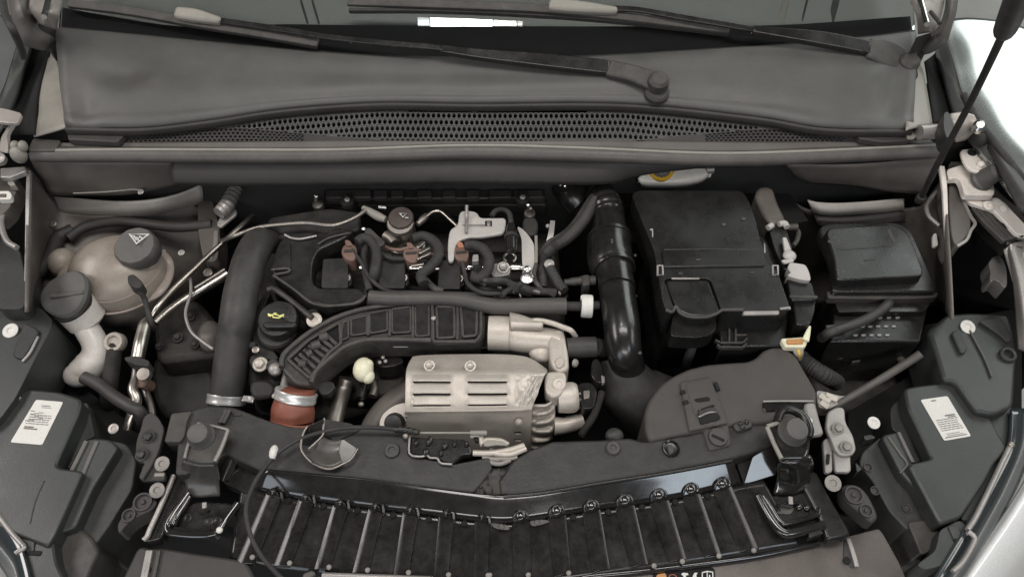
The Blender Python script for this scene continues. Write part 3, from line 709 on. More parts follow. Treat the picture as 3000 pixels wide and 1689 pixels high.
# ================================================================== coolant tank side
tk = T('coolant_tank', 'beige translucent coolant tank with black cap and white warning triangle', 'coolant tank', q('d', 850, 800, -.06))
blob('tank_body', q('d', 838, 735, -.045), .080, .074, .060, 'tank', tk, seg=40, rings=24, amp=.05, fs=16)
blob('tank_ear', q('d', 460, 660, -.05), .026, .026, .03, 'tank', tk, seg=16)
blob('tank_ear', q('d', 560, 780, -.06), .035, .04, .03, 'tank', tk, seg=16)
tube('seam_flange', Q('d', -.05, [(1135, 580, -.03), (1190, 660), (1185, 760), (1120, 860), (1000, 915, -.06), (850, 955, -.065), (690, 985, -.07)]), .0095, 'tankrim', tk, flat=.55)
blob('tank_lower', q('d', 900, 900, -.10), .074, .06, .05, 'bodydark', tk, seg=24)
lathe('tank_neck', q('d', 985, 610, -.005), [(.030, -.012), (.030, 0), (.027, .006)], 'tank', tk, (0, -.35, 1))
cp_ = lathe('cap', q('d', 985, 560, .008), [(.029, -.016), (.031, -.014), (.034, .0), (.034, .013), (.031, .018), (.008, .0185)], 'capgrey', tk, (0, -.28, 1), seg=48, lobes=12, lobeh=.012)
def tri(f, a, b, c, t, z):
    ctr = ((a[0]+b[0]+c[0])/3, (a[1]+b[1]+c[1])/3)
    inn = [(p[0]+(ctr[0]-p[0])*t, p[1]+(ctr[1]-p[1])*t) for p in (a, b, c)]
    o = (a, b, c)
    return [Q(f, z, [o[i], o[(i+1) % 3], inn[(i+1) % 3], inn[i]]) for i in range(3)]
flat_sym('warning_triangle', tri('d', (905, 440), (1060, 447), (965, 520), .24, .031) + [seg_quad('d', 945, 470, 985, 478, 9, .031), seg_quad('d', 985, 462, 1005, 476, 9, .031), seg_quad('d', 955, 484, 985, 492, 8, .031), seg_quad('d', 930, 458, 955, 462, 6, .031)], 'symbol', tk)
cn = T('level_sensor', 'small dark plug with lead on the front of the beige coolant tank', 'sensor plug', q('d', 950, 780, .0))
plate('plug_body', Q('d', .018, [(900, 740), (945, 728), (1010, 785), (1000, 822), (960, 830), (905, 800)]), 'rubber', cn, d=.022, r=8)
tube('lead', Q('d', .005, [(970, 815), (990, 850), (1025, 910, -.01), (1045, 985, -.02), (1075, 1075, -.03), (1090, 1120, -.05)]), .0042, 'rubber', cn)
wf = T('washer_filler', 'white washer filler neck with grey cap beside the coolant tank', 'filler neck', q('d', 560, 1000, -.04))
lathe('filler_cap', q('d', 478, 882, .0), [(.033, -.010), (.037, -.006), (.039, .004), (.036, .009), (.022, .012), (.006, .0125)], 'capgrey', wf, (-.12, -.3, 1), seg=40, lobes=3, lobeh=.06)
bar('cap_ridge', Q('d', .0145, [(350, 880), (480, 868), (590, 852)]), .007, .004, 'capgrey', wf)
lathe('cap_skirt', q('d', 500, 935, -.016), [(.031, -.008), (.0335, -.004), (.0335, .008), (.031, .010)], 'rubber', wf, (-.12, -.3, 1))
lathe('collar', q('d', 545, 975, -.030), [(.024, -.032), (.0310, -.026), (.0322, -.010), (.0322, .010), (.030, .013)], 'whiteplastic', wf, (-.35, .25, 1))
tube('neck', Q('d', -.05, [(560, 1020, -.04), (610, 1110, -.055), (672, 1220, -.07), (680, 1300, -.08), (640, 1380, -.085), (560, 1440, -.09)]), [.0190, .0192, .0200, .0225, .0255, .022], 'whiteplastic', wf, n=8, seg=24)
blob('neck_foot', q('d', 560, 1440, -.088), .024, .022, .018, 'whiteplastic', wf, seg=18)
hz = T('bypass_hose', 'dark rubber hose bent in front of the white filler neck foot', 'hose', q('o', 560, 520, -.06))
tube('hose_body', Q('o', -.055, [(425, 440), (500, 478), (590, 545), (665, 590), (705, 615, -.06), (715, 650, -.075), (700, 690, -.1)]), .0098, 'hose', hz, n=8)
hz = T('radiator_hose', 'black hose with beige end collar beside the white filler neck', 'hose', q('o', 580, 280, -.07))
tube('hose_body', Q('o', -.075, [(582, 275), (572, 360), (560, 450), (550, 540, -.1), (560, 620, -.15)]), [.0112, .0118, .0124, .0126, .0126], 'rubber', hz)
lathe('end_collar', q('o', 582, 262, -.065), [(.0140, -.012), (.0158, -.009), (.0160, .004), (.0145, .007), (.010, .007), (.009, .002)], 'cast', hz, (0, -.5, 1))
ap = T('air_line', 'thick aluminium air conditioning line with black clip beside the coolant tank', 'pipe', q('o', 730, 240, -.05))
tube('upper_pipe', Q('d', -.02, [(1790, 318, -.03), (1700, 400), (1500, 580), (1340, 730), (1215, 850), (1120, 960), (1070, 1045, -.03)]), [.0046]*7, 'alu', ap)
tube('thick_pipe', Q('d', -.035, [(1062, 1040), (1030, 1090), (1010, 1160), (992, 1240), (975, 1325, -.04)]), [.0055, .0098, .0102, .0102, .0098], 'alu', ap, seg=20)
plate('pipe_clip', Q('d', -.022, [(880, 1318), (960, 1310), (1060, 1345), (1050, 1385), (960, 1372), (885, 1340)]), 'rubber', ap, d=.02, r=8)
tube('lower_pipe', Q('o', -.05, [(688, 362), (690, 400), (684, 450), (672, 500), (690, 552, -.055), (672, 620, -.065), (648, 700, -.08)]), [.0060, .0062, .0062, .0075, .0078, .0082, .0085], 'alu', ap, seg=18)
ap2 = T('air_line', 'shorter silvery pipe joining from behind the tall charge hose', 'pipe', q('d', 1400, 860, -.05))
tube('pipe_body', Q('d', -.055, [(1610, 730), (1500, 800), (1390, 865), (1300, 915), (1200, 985), (1100, 1075)]), [.0085, .0085, .0078, .0068, .0065, .0065], 'alu', ap2, seg=18)
tube('thin_pipe', Q('d', -.045, [(1590, 700), (1480, 770), (1380, 830)]), .0035, 'dullsteel', ap2)
sv = T('service_port', 'brass coloured service valve cap on the aluminium lines', 'valve', q('o', 728, 430, -.05))
lathe('valve_cap', q('o', 730, 425, -.035), [(.0085, -.010), (.0100, -.007), (.0105, .0), (.0095, .004), (.004, .0045)], 'dullsteel', sv, (0, -.35, 1))
lathe('valve_neck', q('o', 728, 470, -.06), [(.0095, -.02), (.0095, .010), (.007, .012)], 'brown', sv, (0, -.3, 1))
tube('valve_pipe', Q('o', -.075, [(728, 480), (745, 530), (765, 590), (772, 640)]), .0055, 'alu', sv)
tag(bolt(q('o', 575, 700, -.03), .013, 'body', kind='cap', name='wing_bolt'), 'pale flanged bolt in front of the aluminium lines', 'bolt')
tag(tube('ground_lead', Q('d', -.03, [(1345, 740), (1352, 860), (1318, 980), (1322, 1060), (1360, 1145), (1430, 1205), (1510, 1262)]), .0026, 'bracket'), 'thin curved lead hanging between the pipes and the tall charge hose', 'lead')
fs = T('foil_sleeve', 'grey quilted foil sleeve below the scuttle edge', 'sleeve', q('d', 1640, 200, .0))
tube('sleeve_body', Q('d', -.005, [(1672, 122), (1640, 180), (1600, 250), (1548, 300)]), [.0115, .0125, .0130, .011], 'bracket', fs, ribs=7, ribh=.035)
plate('heat_flap', Q('d', -.02, [(1665, 255), (1680, 300), (1560, 400), (1530, 380), (1560, 320)]), 'bracket', fs, d=.006, r=10)
tag(tube('fuel_line', Q('d', .012, [(1560, 500, -.02), (1660, 462), (1780, 415), (1900, 390), (2150, 370), (2300, 384)]) + Q('e', .012, [(690, 383), (780, 352), (845, 318), (895, 280)]), .0036, 'dullsteel', n=6), 'thin grey metal fuel line curving to the round pump', 'pipe')
tag(tube('wing_harness', Q('d', -.05, [(480, 480), (600, 400), (800, 360), (1000, 372), (1250, 400), (1500, 380)]), .009, 'wall'), 'dark wrapped harness lying behind the coolant tank', 'harness')
tag(tube('wing_hose', Q('d', -.05, [(520, 420), (420, 470), (380, 560), (330, 650), (250, 740)]), .012, 'wall'), 'dark hose running down the inner wing behind the beige tank', 'hose')
tag(bolt(q('d', 375, 375, -.03), .011, 'dullsteel', name='wing_bolt', kind='cap'), 'small bolt under the pale arched rim over the coolant tank', 'bolt')
tag(bolt(q('d', 1472, 720, -.06), .014, 'dullsteel', name='mount_bolt', kind='cap'), 'dull bolt between the two aluminium pipes', 'bolt')
tag(bolt(q('d', 1285, 580, -.05), .010, 'bracket', name='tower_nut', kind='cap'), 'small nut between coolant tank cap and aluminium pipe', 'nut')
bkt = T('tower_bracket', 'upright dark bracket between coolant tank and charge hose', 'bracket', q('d', 1450, 450, -.08))
plate('bracket_body', Q('d', -.05, [(1400, 190), (1500, 180), (1560, 420), (1540, 640), (1440, 640), (1400, 420)]), 'bodydark', bkt, d=.05, r=20)
bar('bracket_edge', Q('d', -.048, [(1530, 420), (1520, 540), (1480, 620)]), .008, .004, 'bracket', bkt)
em = T('engine_mount', 'dark grimy engine mount casting below the thin curved lead', 'engine mount', q('d', 1250, 1200, -.2))
plate('mount_body', Q('d', -.11, [(1080, 1080), (1180, 930), (1400, 900), (1560, 1100), (1560, 1300), (1350, 1320), (1100, 1350)]), 'block', em, d=.1, r=30, bevel=.01)
for x, y, r_ in ((1260, 1180, .016), (1380, 1230, .013), (1130, 1240, .012), (1350, 1030, .014)): bolt(q('d', x, y, -.105), r_, 'block', em)
blob('mount_rubber', q('d', 1480, 1170, -.09), .020, .026, .02, 'bodydark', em, amp=.25, fs=40)
pb = T('drive_belt_cover', 'black lower engine cover below the mount casting', 'cover', q('o', 880, 450, -.2))
plate('cover_body', Q('o', -.16, [(770, 330), (980, 300), (1100, 420), (1080, 620), (820, 640), (760, 500)]), 'matte', pb, d=.1, r=30, bevel=.01)

# charge hose
ch = T('charge_hose', 'tall matte black charge air hose with steel clamp at its foot', 'hose', q('d', 1650, 1200, -.03))
ho = [q('p', 655, 15, -.075), q('d', 1655, 1200, -.030), q('d', 1680, 1050, -.008), q('d', 1700, 900, 0), q('d', 1735, 750, .006), q('d', 1775, 620, .006), q('d', 1830, 520, -.004), q('d', 1905, 478, -.03), q('d', 1990, 500, -.07), q('d', 2050, 560, -.12)]
tube('hose_body', ho, [.0252, .0262, .0268, .0268, .0268, .0268, .0265, .026, .0255, .025], 'hose', ch, n=10, seg=30)
hp0, hp1 = W(ho[0]), W(ho[1]); hax = (hp1-hp0).normalized()
sp = P(*q('p', 655, 52, -.084))
band('clamp', sp, hax, .0268, .0145, 'clamp', ch, th=.001)
bolt(P(*q('p', 838, 50, -.07)), .0085, 'clamp', ch, axis=(.6, -.6, .5), name='clamp_screw')
bar('clamp_tail', Q('p', -.066, [(780, 40), (830, 44), (870, 52)]), .010, .006, 'clamp', ch)
lathe('spigot', sp - hax*.012, [(.0255, -.02), (.0272, -.018), (.0272, -.012), (.0258, -.010), (.0258, .008)], 'matte', ch, hax)

tc0 = W(q('d', 838, 735, -.045))
for zz_, rr_ in ((-.010, .004), (.018, .0014)):
    f_ = math.sqrt(1 - (zz_/.06)**2)
    ring = [tc0 + Vector((.0812*f_*math.cos(a), .0752*f_*math.sin(a), zz_)) for a in [math.pi*(1.02 + i*.96/16) for i in range(17)]]
    tube('moulded_seam', ring, rr_*.5, 'tankrim', tk, n=2, seg=8)
for k in range(3):
    a_ = math.pi*(1.36 + .012*k)
    zz_ = .004 + .008*k; f_ = math.sqrt(1 - (zz_/.06)**2)
    p_ = tc0 + Vector((.0806*f_*math.cos(a_), .0746*f_*math.sin(a_), zz_))
    bar('level_mark', [p_, p_ + Vector((.009, -.0030, 0))], .0016, .0014, 'bodydark', tk)
# ================================================================== engine
eb = T('engine_block', 'grimy dark engine block seen between hoses and covers', 'engine', q('e', 1200, 900, -.2))
plate('block_body', Q('e', -.125, [(120, 420), (2250, 420), (2300, 900), (2350, 1449), (1200, 1600), (700, 1750), (100, 1700)]), 'block', eb, d=.3, r=30, bevel=.01)
for x0, y0, x1, y1, z in ((940, 560, 2080, 850, -.055), (60, 1180, 330, 1560, -.07), (560, 1280, 1180, 1600, -.09)):
    plate('casting_boss', Q('e', z, [(x0, y0), (x1, y0), (x1, y1), (x0, y1)]), 'block', eb, d=.08, r=40, bevel=.008)
rb = T('rear_beam', 'black heat insulation beam with clips behind the engine', 'beam', q('e', 1400, 180, -.02))
plate('beam_ledge', Q('e', -.02, [(600, 132), (2165, 122), (2170, 190), (600, 200)]), 'matte', rb, d=.02, bevel=.003)
for x0, x1 in ((612, 935), (955, 1050), (1075, 1165), (1262, 1365), (1440, 1535), (1610, 1700), (1770, 1930), (1945, 2150)):
    plate('clip_block', Q('e', -.012, [(x0, 134), (x1, 132), (x1, 186), (x0, 190)]), 'wall', rb, d=.012, bevel=.002)
plate('lower_rail', Q('e', -.035, [(820, 196), (2175, 190), (2180, 240), (840, 245)]), 'matte', rb, d=.03, bevel=.003)
def ballstud(lab, x, y, z):
    t = T('ball_stud', lab, 'ball stud', q('e', x, y+60, z))
    lathe('stud_base', q('e', x+12, y+58, z), [(.0095, -.010), (.0100, -.004), (.0090, .003), (.0060, .006), (.0032, .012), (.0028, .018)], 'dullsteel', t, (0, -.25, 1))
    blob('ball', q('e', x, y, z+.024), .0042, .0042, .0042, 'steel', t, seg=14)
ballstud('shiny ball stud with cone base behind the thin metal fuel line', 548, 182, -.01)
ballstud('shiny ball stud on a black rubber block beside the grey bracket', 2048, 245, .0)
tag(plate('mount_block', Q('e', .0, [(2012, 330), (2095, 325), (2122, 365), (2110, 452), (2030, 452), (2005, 400)]), 'rubber', d=.05, r=12, bevel=.003), 'black rubber block carrying the shiny ball stud', 'rubber block')
for x, y, lab in ((768, 205, 'black bolt with pale tip behind the fuel line end'), (2010, 188, 'black bolt with pale tip behind the rubber block stud')):
    t = T('cover_bolt', lab, 'bolt', q('e', x, y, 0))
    lathe('bolt_body', q('e', x, y+15, -.012), [(.012, -.01), (.012, .004), (.007, .006), (.0065, .012)], 'rubber', t)
    bolt(q('e', x, y+2, .002), .009, 'bracket', t, kind='dome', name='bolt_tip')

# high pressure pump
pu = T('fuel_pump', 'round metal fuel pump with dark top and small triangle', 'fuel pump', q('e', 1150, 420, 0))
ax = (0, -.22, 1)
lathe('pump_body', q('e', 1152, 405, -.006), [(.017, -.024), (.0225, -.018), (.0230, -.012), (.0222, -.010), (.0224, .010), (.0234, .012), (.0234, .015), (.0215, .018)], 'dullsteel', pu, ax, seg=44)
lathe('pump_top', q('e', 1150, 345, .010), [(.0212, -.002), (.0216, .005), (.0200, .0075), (.004, .008)], 'brown', pu, ax, seg=44).data.materials[0] = mat('pumptop', (.055, .038, .034), .42, .2, dust=.2)
flat_sym('pump_symbol', tri('e', (1133, 300), (1195, 298), (1160, 330), .33, .0225) + [seg_quad('e', 1175, 330, 1200, 332, 5, .0222)], 'symbol', pu)
tube('inlet_fitting', Q('e', .008, [(880, 262), (930, 290), (990, 325), (1040, 345)]), [.0045, .0065, .0075, .0055], 'lightseal', pu)
tube('inlet_pin', Q('e', .022, [(992, 255), (1045, 262)]), .0030, 'steel', pu)
tube('outlet_nut', Q('e', .006, [(1265, 380), (1300, 345), (1330, 318)]), [.005, .0070, .006], 'dullsteel', pu, seg=6)
tube('outlet_pipe', Q('e', .010, [(1325, 325), (1360, 298), (1400, 285), (1438, 294), (1490, 340), (1545, 392)]), .0030, 'alu', pu, n=7)
plate('pump_flange', Q('e', -.045, [(1040, 470), (1120, 440), (1260, 450), (1330, 500), (1320, 600), (1200, 640), (1060, 560)]), 'dullsteel', pu, d=.03, r=25, bevel=.004)
tube('pump_boss', Q('e', -.012, [(1040, 460), (1085, 490), (1105, 520)]), [.0105, .011, .010], 'dullsteel', pu)
tube('solenoid', Q('e', -.025, [(1300, 500), (1290, 560), (1262, 640), (1235, 700)]), [.0095, .0105, .0095, .008], 'dullsteel', pu, seg=20, ribs=5, ribh=.06)

# grey bracket
gb = T('coil_bracket', 'grey pressed metal bracket behind the peach topped plug', 'bracket', q('e', 1650, 400, 0))
plate('bracket_plate', Q('e', .012, [(1562, 285), (1625, 280), (1688, 292), (1706, 334), (1895, 332), (1882, 440), (1705, 468), (1625, 470), (1560, 490), (1530, 540), (1520, 640), (1480, 640), (1478, 520), (1492, 415), (1550, 385)]), 'palegrey', gb, d=.007, r=14, bevel=.002)
plate('bracket_ridge', Q('e', .0135, [(1580, 378), (1740, 378), (1740, 398), (1590, 400)]), 'bracket', gb, d=.002)
plate('slot', Q('e', .0128, [(1742, 352), (1792, 352), (1792, 392), (1742, 392)]), 'void', gb, d=.002); plate('slot_tongue', Q('e', .0138, [(1754, 356), (1782, 356), (1782, 388), (1754, 388)]), 'bracket', gb, d=.003)
tube('locating_pin', Q('e', .016, [(1614, 242, .03), (1612, 330), (1610, 440)]), .0030, 'bracket', gb)
gb2 = T('rail_bracket', 'upright grey strap bracket bolted to the fuel rail end', 'bracket', q('e', 2040, 560, 0))
plate('strap', Q('e', .002, [(1965, 388), (2010, 410), (2062, 470), (2092, 520), (2095, 650), (2075, 700), (2080, 770), (2005, 770), (2012, 690), (2005, 640), (2002, 480)]), 'palegrey', gb2, d=.006, r=12, bevel=.0015)
bar('strap_edge', Q('e', .004, [(2104, 455), (2106, 550), (2104, 650)]), .005, .006, 'lightseal', gb2)
bolt(q('e', 2040, 762, .004), .018, 'steel', gb2, kind='cap'); bolt(q('e', 2042, 700, .006), .011, 'steel', gb2, kind='dome')
fp = T('pressure_sensor', 'black cylindrical sensor plug in front of the grey bracket', 'sensor', q('e', 1925, 480, 0))
tube('sensor_body', Q('e', .012, [(1925, 385), (1927, 420), (1930, 480), (1932, 560)]), [.0065, .0085, .0092, .0085], 'satin', fp, seg=20)
band('sensor_ring', q('e', 1928, 470, .012), W(q('e', 1932, 560, .012)) - W(q('e', 1925, 385, .012)), .0091, .006, 'rubber', fp)
for sx in (-1, 1): tube('fork', Q('e', .0, [(1918+sx*12, 580), (1918+sx*38, 605), (1918+sx*36, 630), (1918+sx*20, 642)]), .0024, 'alu', fp)
tube('sensor_lead', Q('e', .012, [(1790, 320), (1820, 285), (1870, 275), (1915, 305), (1928, 380)]), .0045, 'rubber', fp, ribs=22, ribh=.12)

# fuel rail
ra = T('fuel_rail', 'polished steel fuel rail lying behind the ignition coils', 'fuel rail', q('e', 1800, 700, -.02))
tube('rail_tube', Q('e', -.014, [(1210, 690), (1600, 688), (2000, 690), (2180, 685)]), .0062, 'steel', ra, seg=20)
for x in (1245, 1622, 1960): lathe('rail_collar', q('e', x, 688, -.012), [(.0070, -.009), (.0076, -.007), (.0076, .007), (.0070, .009)], 'steel', ra, (1, 0, 0))
plate('rail_flange', Q('e', .0, [(1795, 655), (1900, 648), (1925, 690), (1915, 735), (1800, 755), (1770, 710)]), 'bracket', ra, d=.012, r=10)
bolt(q('e', 1872, 688, .001), .019, 'bracket', ra)
tube('rail_tip', Q('e', -.01, [(2180, 685), (2215, 670)]), .005, 'alu', ra)

# ignition coils
def coil(lab, x0, x1, y0, y1, plug, top_or):
    t = T('ignition_coil', lab, 'ignition coil', q('e', (x0+x1)/2, y1, -.03), 'ignition coils on the engine')
    plate('coil_body', Q('e', .0, [(x0+12, y0), (x1, y0-8), (x1-4, y1-10), (x1-14, y1), (x0+10, y1), (x0, y1-20)]), 'matte', t, d=.045, r=8, bevel=.003)
    plate('coil_ear', Q('e', -.012, [(x1-50, y0+90), (x1+20, y0+80), (x1+28, y1-20), (x1-40, y1-10)]), 'matte', t, d=.03, r=16)
    bolt(q('e', x1-15, y1-70, -.008), .0135, 'dullsteel', t)
    px, py = plug
    p = plate('coil_plug', Q('e', .012, [(px-50, py-30), (px-10, py-60), (px+45, py-50), (px+60, py+10), (px+40, py+70), (px-20, py+60), (px-55, py+20)]), 'brown', t, d=.03, r=14, bevel=.003)
    plate('plug_latch', Q('e', .0165, [(px-28, py-78), (px+8, py-72), (px+28, py-38), (px-8, py-34), (px-26, py-48)]), 'peach' if top_or else 'brown', p, d=.008, r=6)
    plate('plug_rib', Q('e', .0145, [(px-36, py-8), (px+44, py-14), (px+44, py+2), (px-36, py+8)]), 'rubber', p, d=.006)
coil('dusty ignition coil block nearest the black engine cover', 582, 775, 622, 830, (778, 565), False)
coil('dusty ignition coil block in the middle below the round pump', 985, 1178, 628, 830, (1215, 580), False)
coil('dusty ignition coil block with peach coloured plug latch', 1405, 1572, 630, 835, (1572, 575), True)
MATS['orange'].node_tree  # latch colour
def loom(lab, pts, r_, m='rubber', ribs=0, ribh=.12):
    return tag(tube('wiring_loom', pts, r_, m, n=8, ribs=ribs, ribh=ribh), lab, 'wiring loom')
loom('black loom looping over the coil beside the engine cover', Q('e', .012, [(835, 505), (880, 478), (930, 490), (968, 545), (975, 620), (960, 720), (940, 800, -.01), (915, 880, -.02)]), .0085)
loom('black loom hanging inside the loop beside the first coil', Q('e', .0, [(900, 540), (885, 600), (890, 680), (910, 780), (925, 850)]), .006)
loom('black loom arching over the middle coil plug', Q('e', .012, [(1230, 480), (1300, 462), (1370, 490), (1412, 550), (1405, 620), (1345, 690), (1290, 740), (1310, 800)]), .0085)
loom('black loom hooking round the rail beside the peach topped plug', Q('e', .014, [(1600, 530), (1670, 530), (1735, 560), (1772, 630), (1755, 710), (1700, 760), (1650, 745)]), .0085, ribs=26, ribh=.06)
loom('black wiring loom lying in front of the rail flange', Q('e', .0, [(1660, 720), (1700, 770), (1800, 800), (1950, 815), (2070, 850), (2250, 865)]), .0072)
loom('lower black wiring loom in front of the coil with peach latch', Q('e', -.005, [(1650, 790), (1720, 830), (1820, 845), (1960, 850), (2080, 872)]), .0068)
lc = T('loom_clip_tray', 'black loom tray with small shiny clips in front of the rail', 'loom tray', q('e', 2000, 870, -.02))
plate('tray', Q('e', -.012, [(1760, 862), (2080, 850), (2330, 850), (2340, 895), (2080, 905), (1800, 900)]), 'satin', lc, d=.02, r=12, bevel=.003)
for x, y, a, b in ((1725, 790, 30, 12), (1938, 838, 14, 22), (1990, 880, 10, 14), (2108, 852, 30, 9), (1845, 822, 20, 6), (2270, 862, 12, 12)):
    plate('clip', Q('e', .010, [(x-a, y-b*.7), (x, y-b), (x+a, y+b*.6), (x+a*.6, y+b)]), 'bracket', lc, d=.006, r=4)
pl_ = T('loom_plug', 'pale square plug in the middle of the looped rail loom', 'plug', q('e', 1680, 620, .02))
plate('plug_body', Q('e', .022, [(1655, 590), (1695, 588), (1697, 635), (1650, 640)]), 'bracket', pl_, d=.02, r=5); plate('plug_tail', Q('e', .012, [(1650, 640), (1720, 636), (1730, 720), (1665, 730)]), 'satin', pl_, d=.03, r=10)
for lab, x, y, w_, h_ in (('shiny injector end between the first and second coils', 872, 686, 16, 12), ('shiny injector end beside the middle coil', 1245, 688, 34, 14)):
    tag(tube('injector', Q('e', .004, [(x-w_, y), (x+w_, y)]), .0045, 'steel', seg=16), lab, 'injector')
tc_ = T('temperature_plug', 'thin black plug pointing up beside the round pump fitting', 'plug', q('e', 920, 430, .01))
plate('plug_body', Q('e', .018, [(880, 412), (925, 398), (1000, 470), (1040, 500), (1000, 540), (905, 460)]), 'dusty', tc_, d=.02, r=10); bolt(q('e', 882, 412, .02), .006, 'steel', tc_, kind='dome', name='plug_pin')
pp = T('post', 'tall grey plastic post behind the forked hoses', 'post', q('e', 2200, 450, .0))
bar('post_body', Q('e', .022, [(2222, 352), (2210, 440, .02), (2190, 535, .012), (2182, 580, .0)]), [.008, .009, .010, .010], .008, 'bracket', pp, bevel=.003)
blob('post_knob', q('e', 2188, 392, .016), .004, .004, .004, 'bracket', pp, seg=10)
vh = T('vacuum_hose', 'pair of grey corrugated hoses running to the rail end', 'hose', q('g', 400, 480, 0))
tube('hose_body', Q('g', .022, [(640, 165), (585, 220), (520, 330), (450, 420), (370, 490), (290, 540, .015), (240, 600, .0), (222, 700, -.01), (215, 840, -.01)]), .0098, 'hose', vh, n=8, ribs=90, ribh=.05)
tube('hose_body', Q('g', .016, [(600, 160), (540, 250), (470, 360), (400, 440), (320, 495), (265, 530, .01), (225, 600, -.005), (200, 700, -.015), (190, 840, -.015)]), .0090, 'dusty', vh, n=8)
tube('branch_hose', Q('g', .005, [(250, 660), (290, 730), (330, 800), (370, 850)]), .008, 'hose', vh, ribs=14, ribh=.12)
lathe('hose_tip', q('g', 262, 672, .004), [(.008, -.006), (.008, .008), (.004, .01)], 'bracket', vh, (0, -.3, 1))

# ------------------------------------------------------------------ engine cover
ec = T('engine_cover', 'black plastic engine cover corner beside the tall charge hose', 'engine cover', q('e', 400, 700, 0))
cv = [(222, 690), (262, 560), (300, 480), (380, 440), (560, 445), (700, 400), (820, 420), (740, 480), (560, 560), (520, 640), (512, 780), (560, 832), (840, 830), (905, 880), (835, 938), (640, 958), (500, 925), (380, 830), (250, 742)]
plate('cover_top', Q('e', .006, cv), 'cover', ec, d=.035, r=16, bevel=.004, seg=3)
plate('cover_skirt', Q('e', -.03, [(200, 740), (250, 760), (380, 850), (500, 950), (640, 985), (850, 965), (925, 900), (930, 960), (700, 1060), (560, 1060), (240, 840)]), 'matte', ec, d=.04, r=10, bevel=.003)
tube('cover_bead', Q('e', .009, [(245, 740), (380, 832), (500, 926), (570, 948), (640, 956), (835, 936), (900, 884)]), .0024, 'dusty', ec)
plate('cover_step', Q('e', .009, [(270, 590), (360, 500), (365, 690), (235, 692)]), 'cover', ec, d=.006, r=10, bevel=.002)
tube('step_bead', Q('e', .011, [(230, 700), (345, 692), (350, 715), (250, 735)]), .0022, 'dusty', ec)
tube('cover_arc', Q('e', .010, [(325, 452), (370, 475), (440, 482), (550, 460)]), .002, 'bracket', ec)
tube('cover_rib', Q('e', .009, [(560, 520), (640, 475), (780, 440)]), .002, 'dusty', ec)
plate('rear_cover', Q('e', -.012, [(200, 330), (640, 260), (860, 290), (860, 420), (560, 445), (300, 480), (200, 440)]), 'matte', ec, d=.03, r=20, bevel=.004)
tag(tube('cover_edge_strip', Q('e', -.008, [(200, 842), (245, 835), (330, 890), (430, 970), (520, 1042)]), .0048, 'dusty'), 'raised black strip running down to the bolt by the oil cap', 'strip')

# oil filler cap
oc = T('oil_filler_cap', 'black oil filler cap with pale yellow oil can symbol', 'oil cap', q('e', 285, 1090, -.02))
lathe('filler_neck', q('e', 295, 1160, -.045), [(.031, -.03), (.032, -.02), (.032, .02), (.029, .024)], 'matte', oc, (0, -.2, 1))
lathe('cap_body', q('e', 285, 1062, -.012), [(.0285, -.016), (.0300, -.012), (.0305, .006), (.0290, .010), (.006, .011)], 'cover', oc, (0, -.2, 1), seg=48)
bar('grip_bar', Q('e', .008, [(165, 1082), (285, 1074), (405, 1082)]), [.008, .013, .008], .010, 'cover', oc, bevel=.004)
zc = .0062
flat_sym('oil_can_symbol', [seg_quad('e', 240, 1036, 285, 1040, 7, zc), seg_quad('e', 236, 1014, 242, 1038, 7, zc), seg_quad('e', 284, 1040, 318, 1016, 7, zc), seg_quad('e', 240, 1014, 272, 1018, 6, zc),
    seg_quad('e', 272, 1018, 288, 1028, 6, zc), seg_quad('e', 288, 1026, 318, 1014, 5, zc), seg_quad('e', 204, 1012, 238, 1024, 9, zc), seg_quad('e', 206, 1022, 226, 1030, 6, zc), seg_quad('e', 246, 1006, 266, 1008, 5, zc), seg_quad('e', 254, 1008, 258, 1016, 5, zc), seg_quad('e', 312, 1028, 318, 1034, 6, zc)], 'symbolyellow', oc)
def boss(lab, f, x, y, z, r_, m='bracket', kind='cap'):
    r_ *= .62
    t = T('engine_bolt', lab, 'bolt', q(f, x, y, z-.02))
    lathe('bolt_seat', q(f, x, y+6, z-.022), [(r_*1.15, -.02), (r_*1.2, .0), (r_*1.1, .016), (r_*.9, .020)], 'matte', t)
    bolt(q(f, x, y, z), r_/.57, m, t, kind=kind)
boss('beige washer headed bolt at the end of the raised strip by the oil cap', 'e', 535, 1058, -.012, .0195, 'cast')
boss('pale flanged bolt beside the charge hose below the oil cap', 't', 365, 700, -.04, .0190, 'cast', 'hex')
boss('pale flanged bolt touching the corner of the slotted duct', 't', 508, 748, -.035, .0165, 'bracket', 'dome')
boss('small dull bolt just below the oil filler neck', 't', 320, 560, -.03, .009, 'dullsteel')
fl_ = T('cam_housing', 'grey cast housing around the oil filler neck', 'housing', q('e', 150, 1150, -.05))
plate('housing_skin', Q('e', -.04, [(195, 860), (230, 850), (160, 1000), (150, 1100), (200, 1220), (290, 1330), (230, 1340), (100, 1300), (90, 1100), (120, 950)]), 'matte', fl_, d=.05, r=20, bevel=.004)
plate('housing_lug', Q('t', -.055, [(270, 840), (440, 830), (520, 900), (470, 1000), (300, 1020), (250, 930)]), 'matte', fl_, d=.05, r=20, bevel=.006)
tube('housing_pipe', Q('t', -.045, [(615, 790), (605, 850), (590, 920)]), .007, 'bracket', fl_)

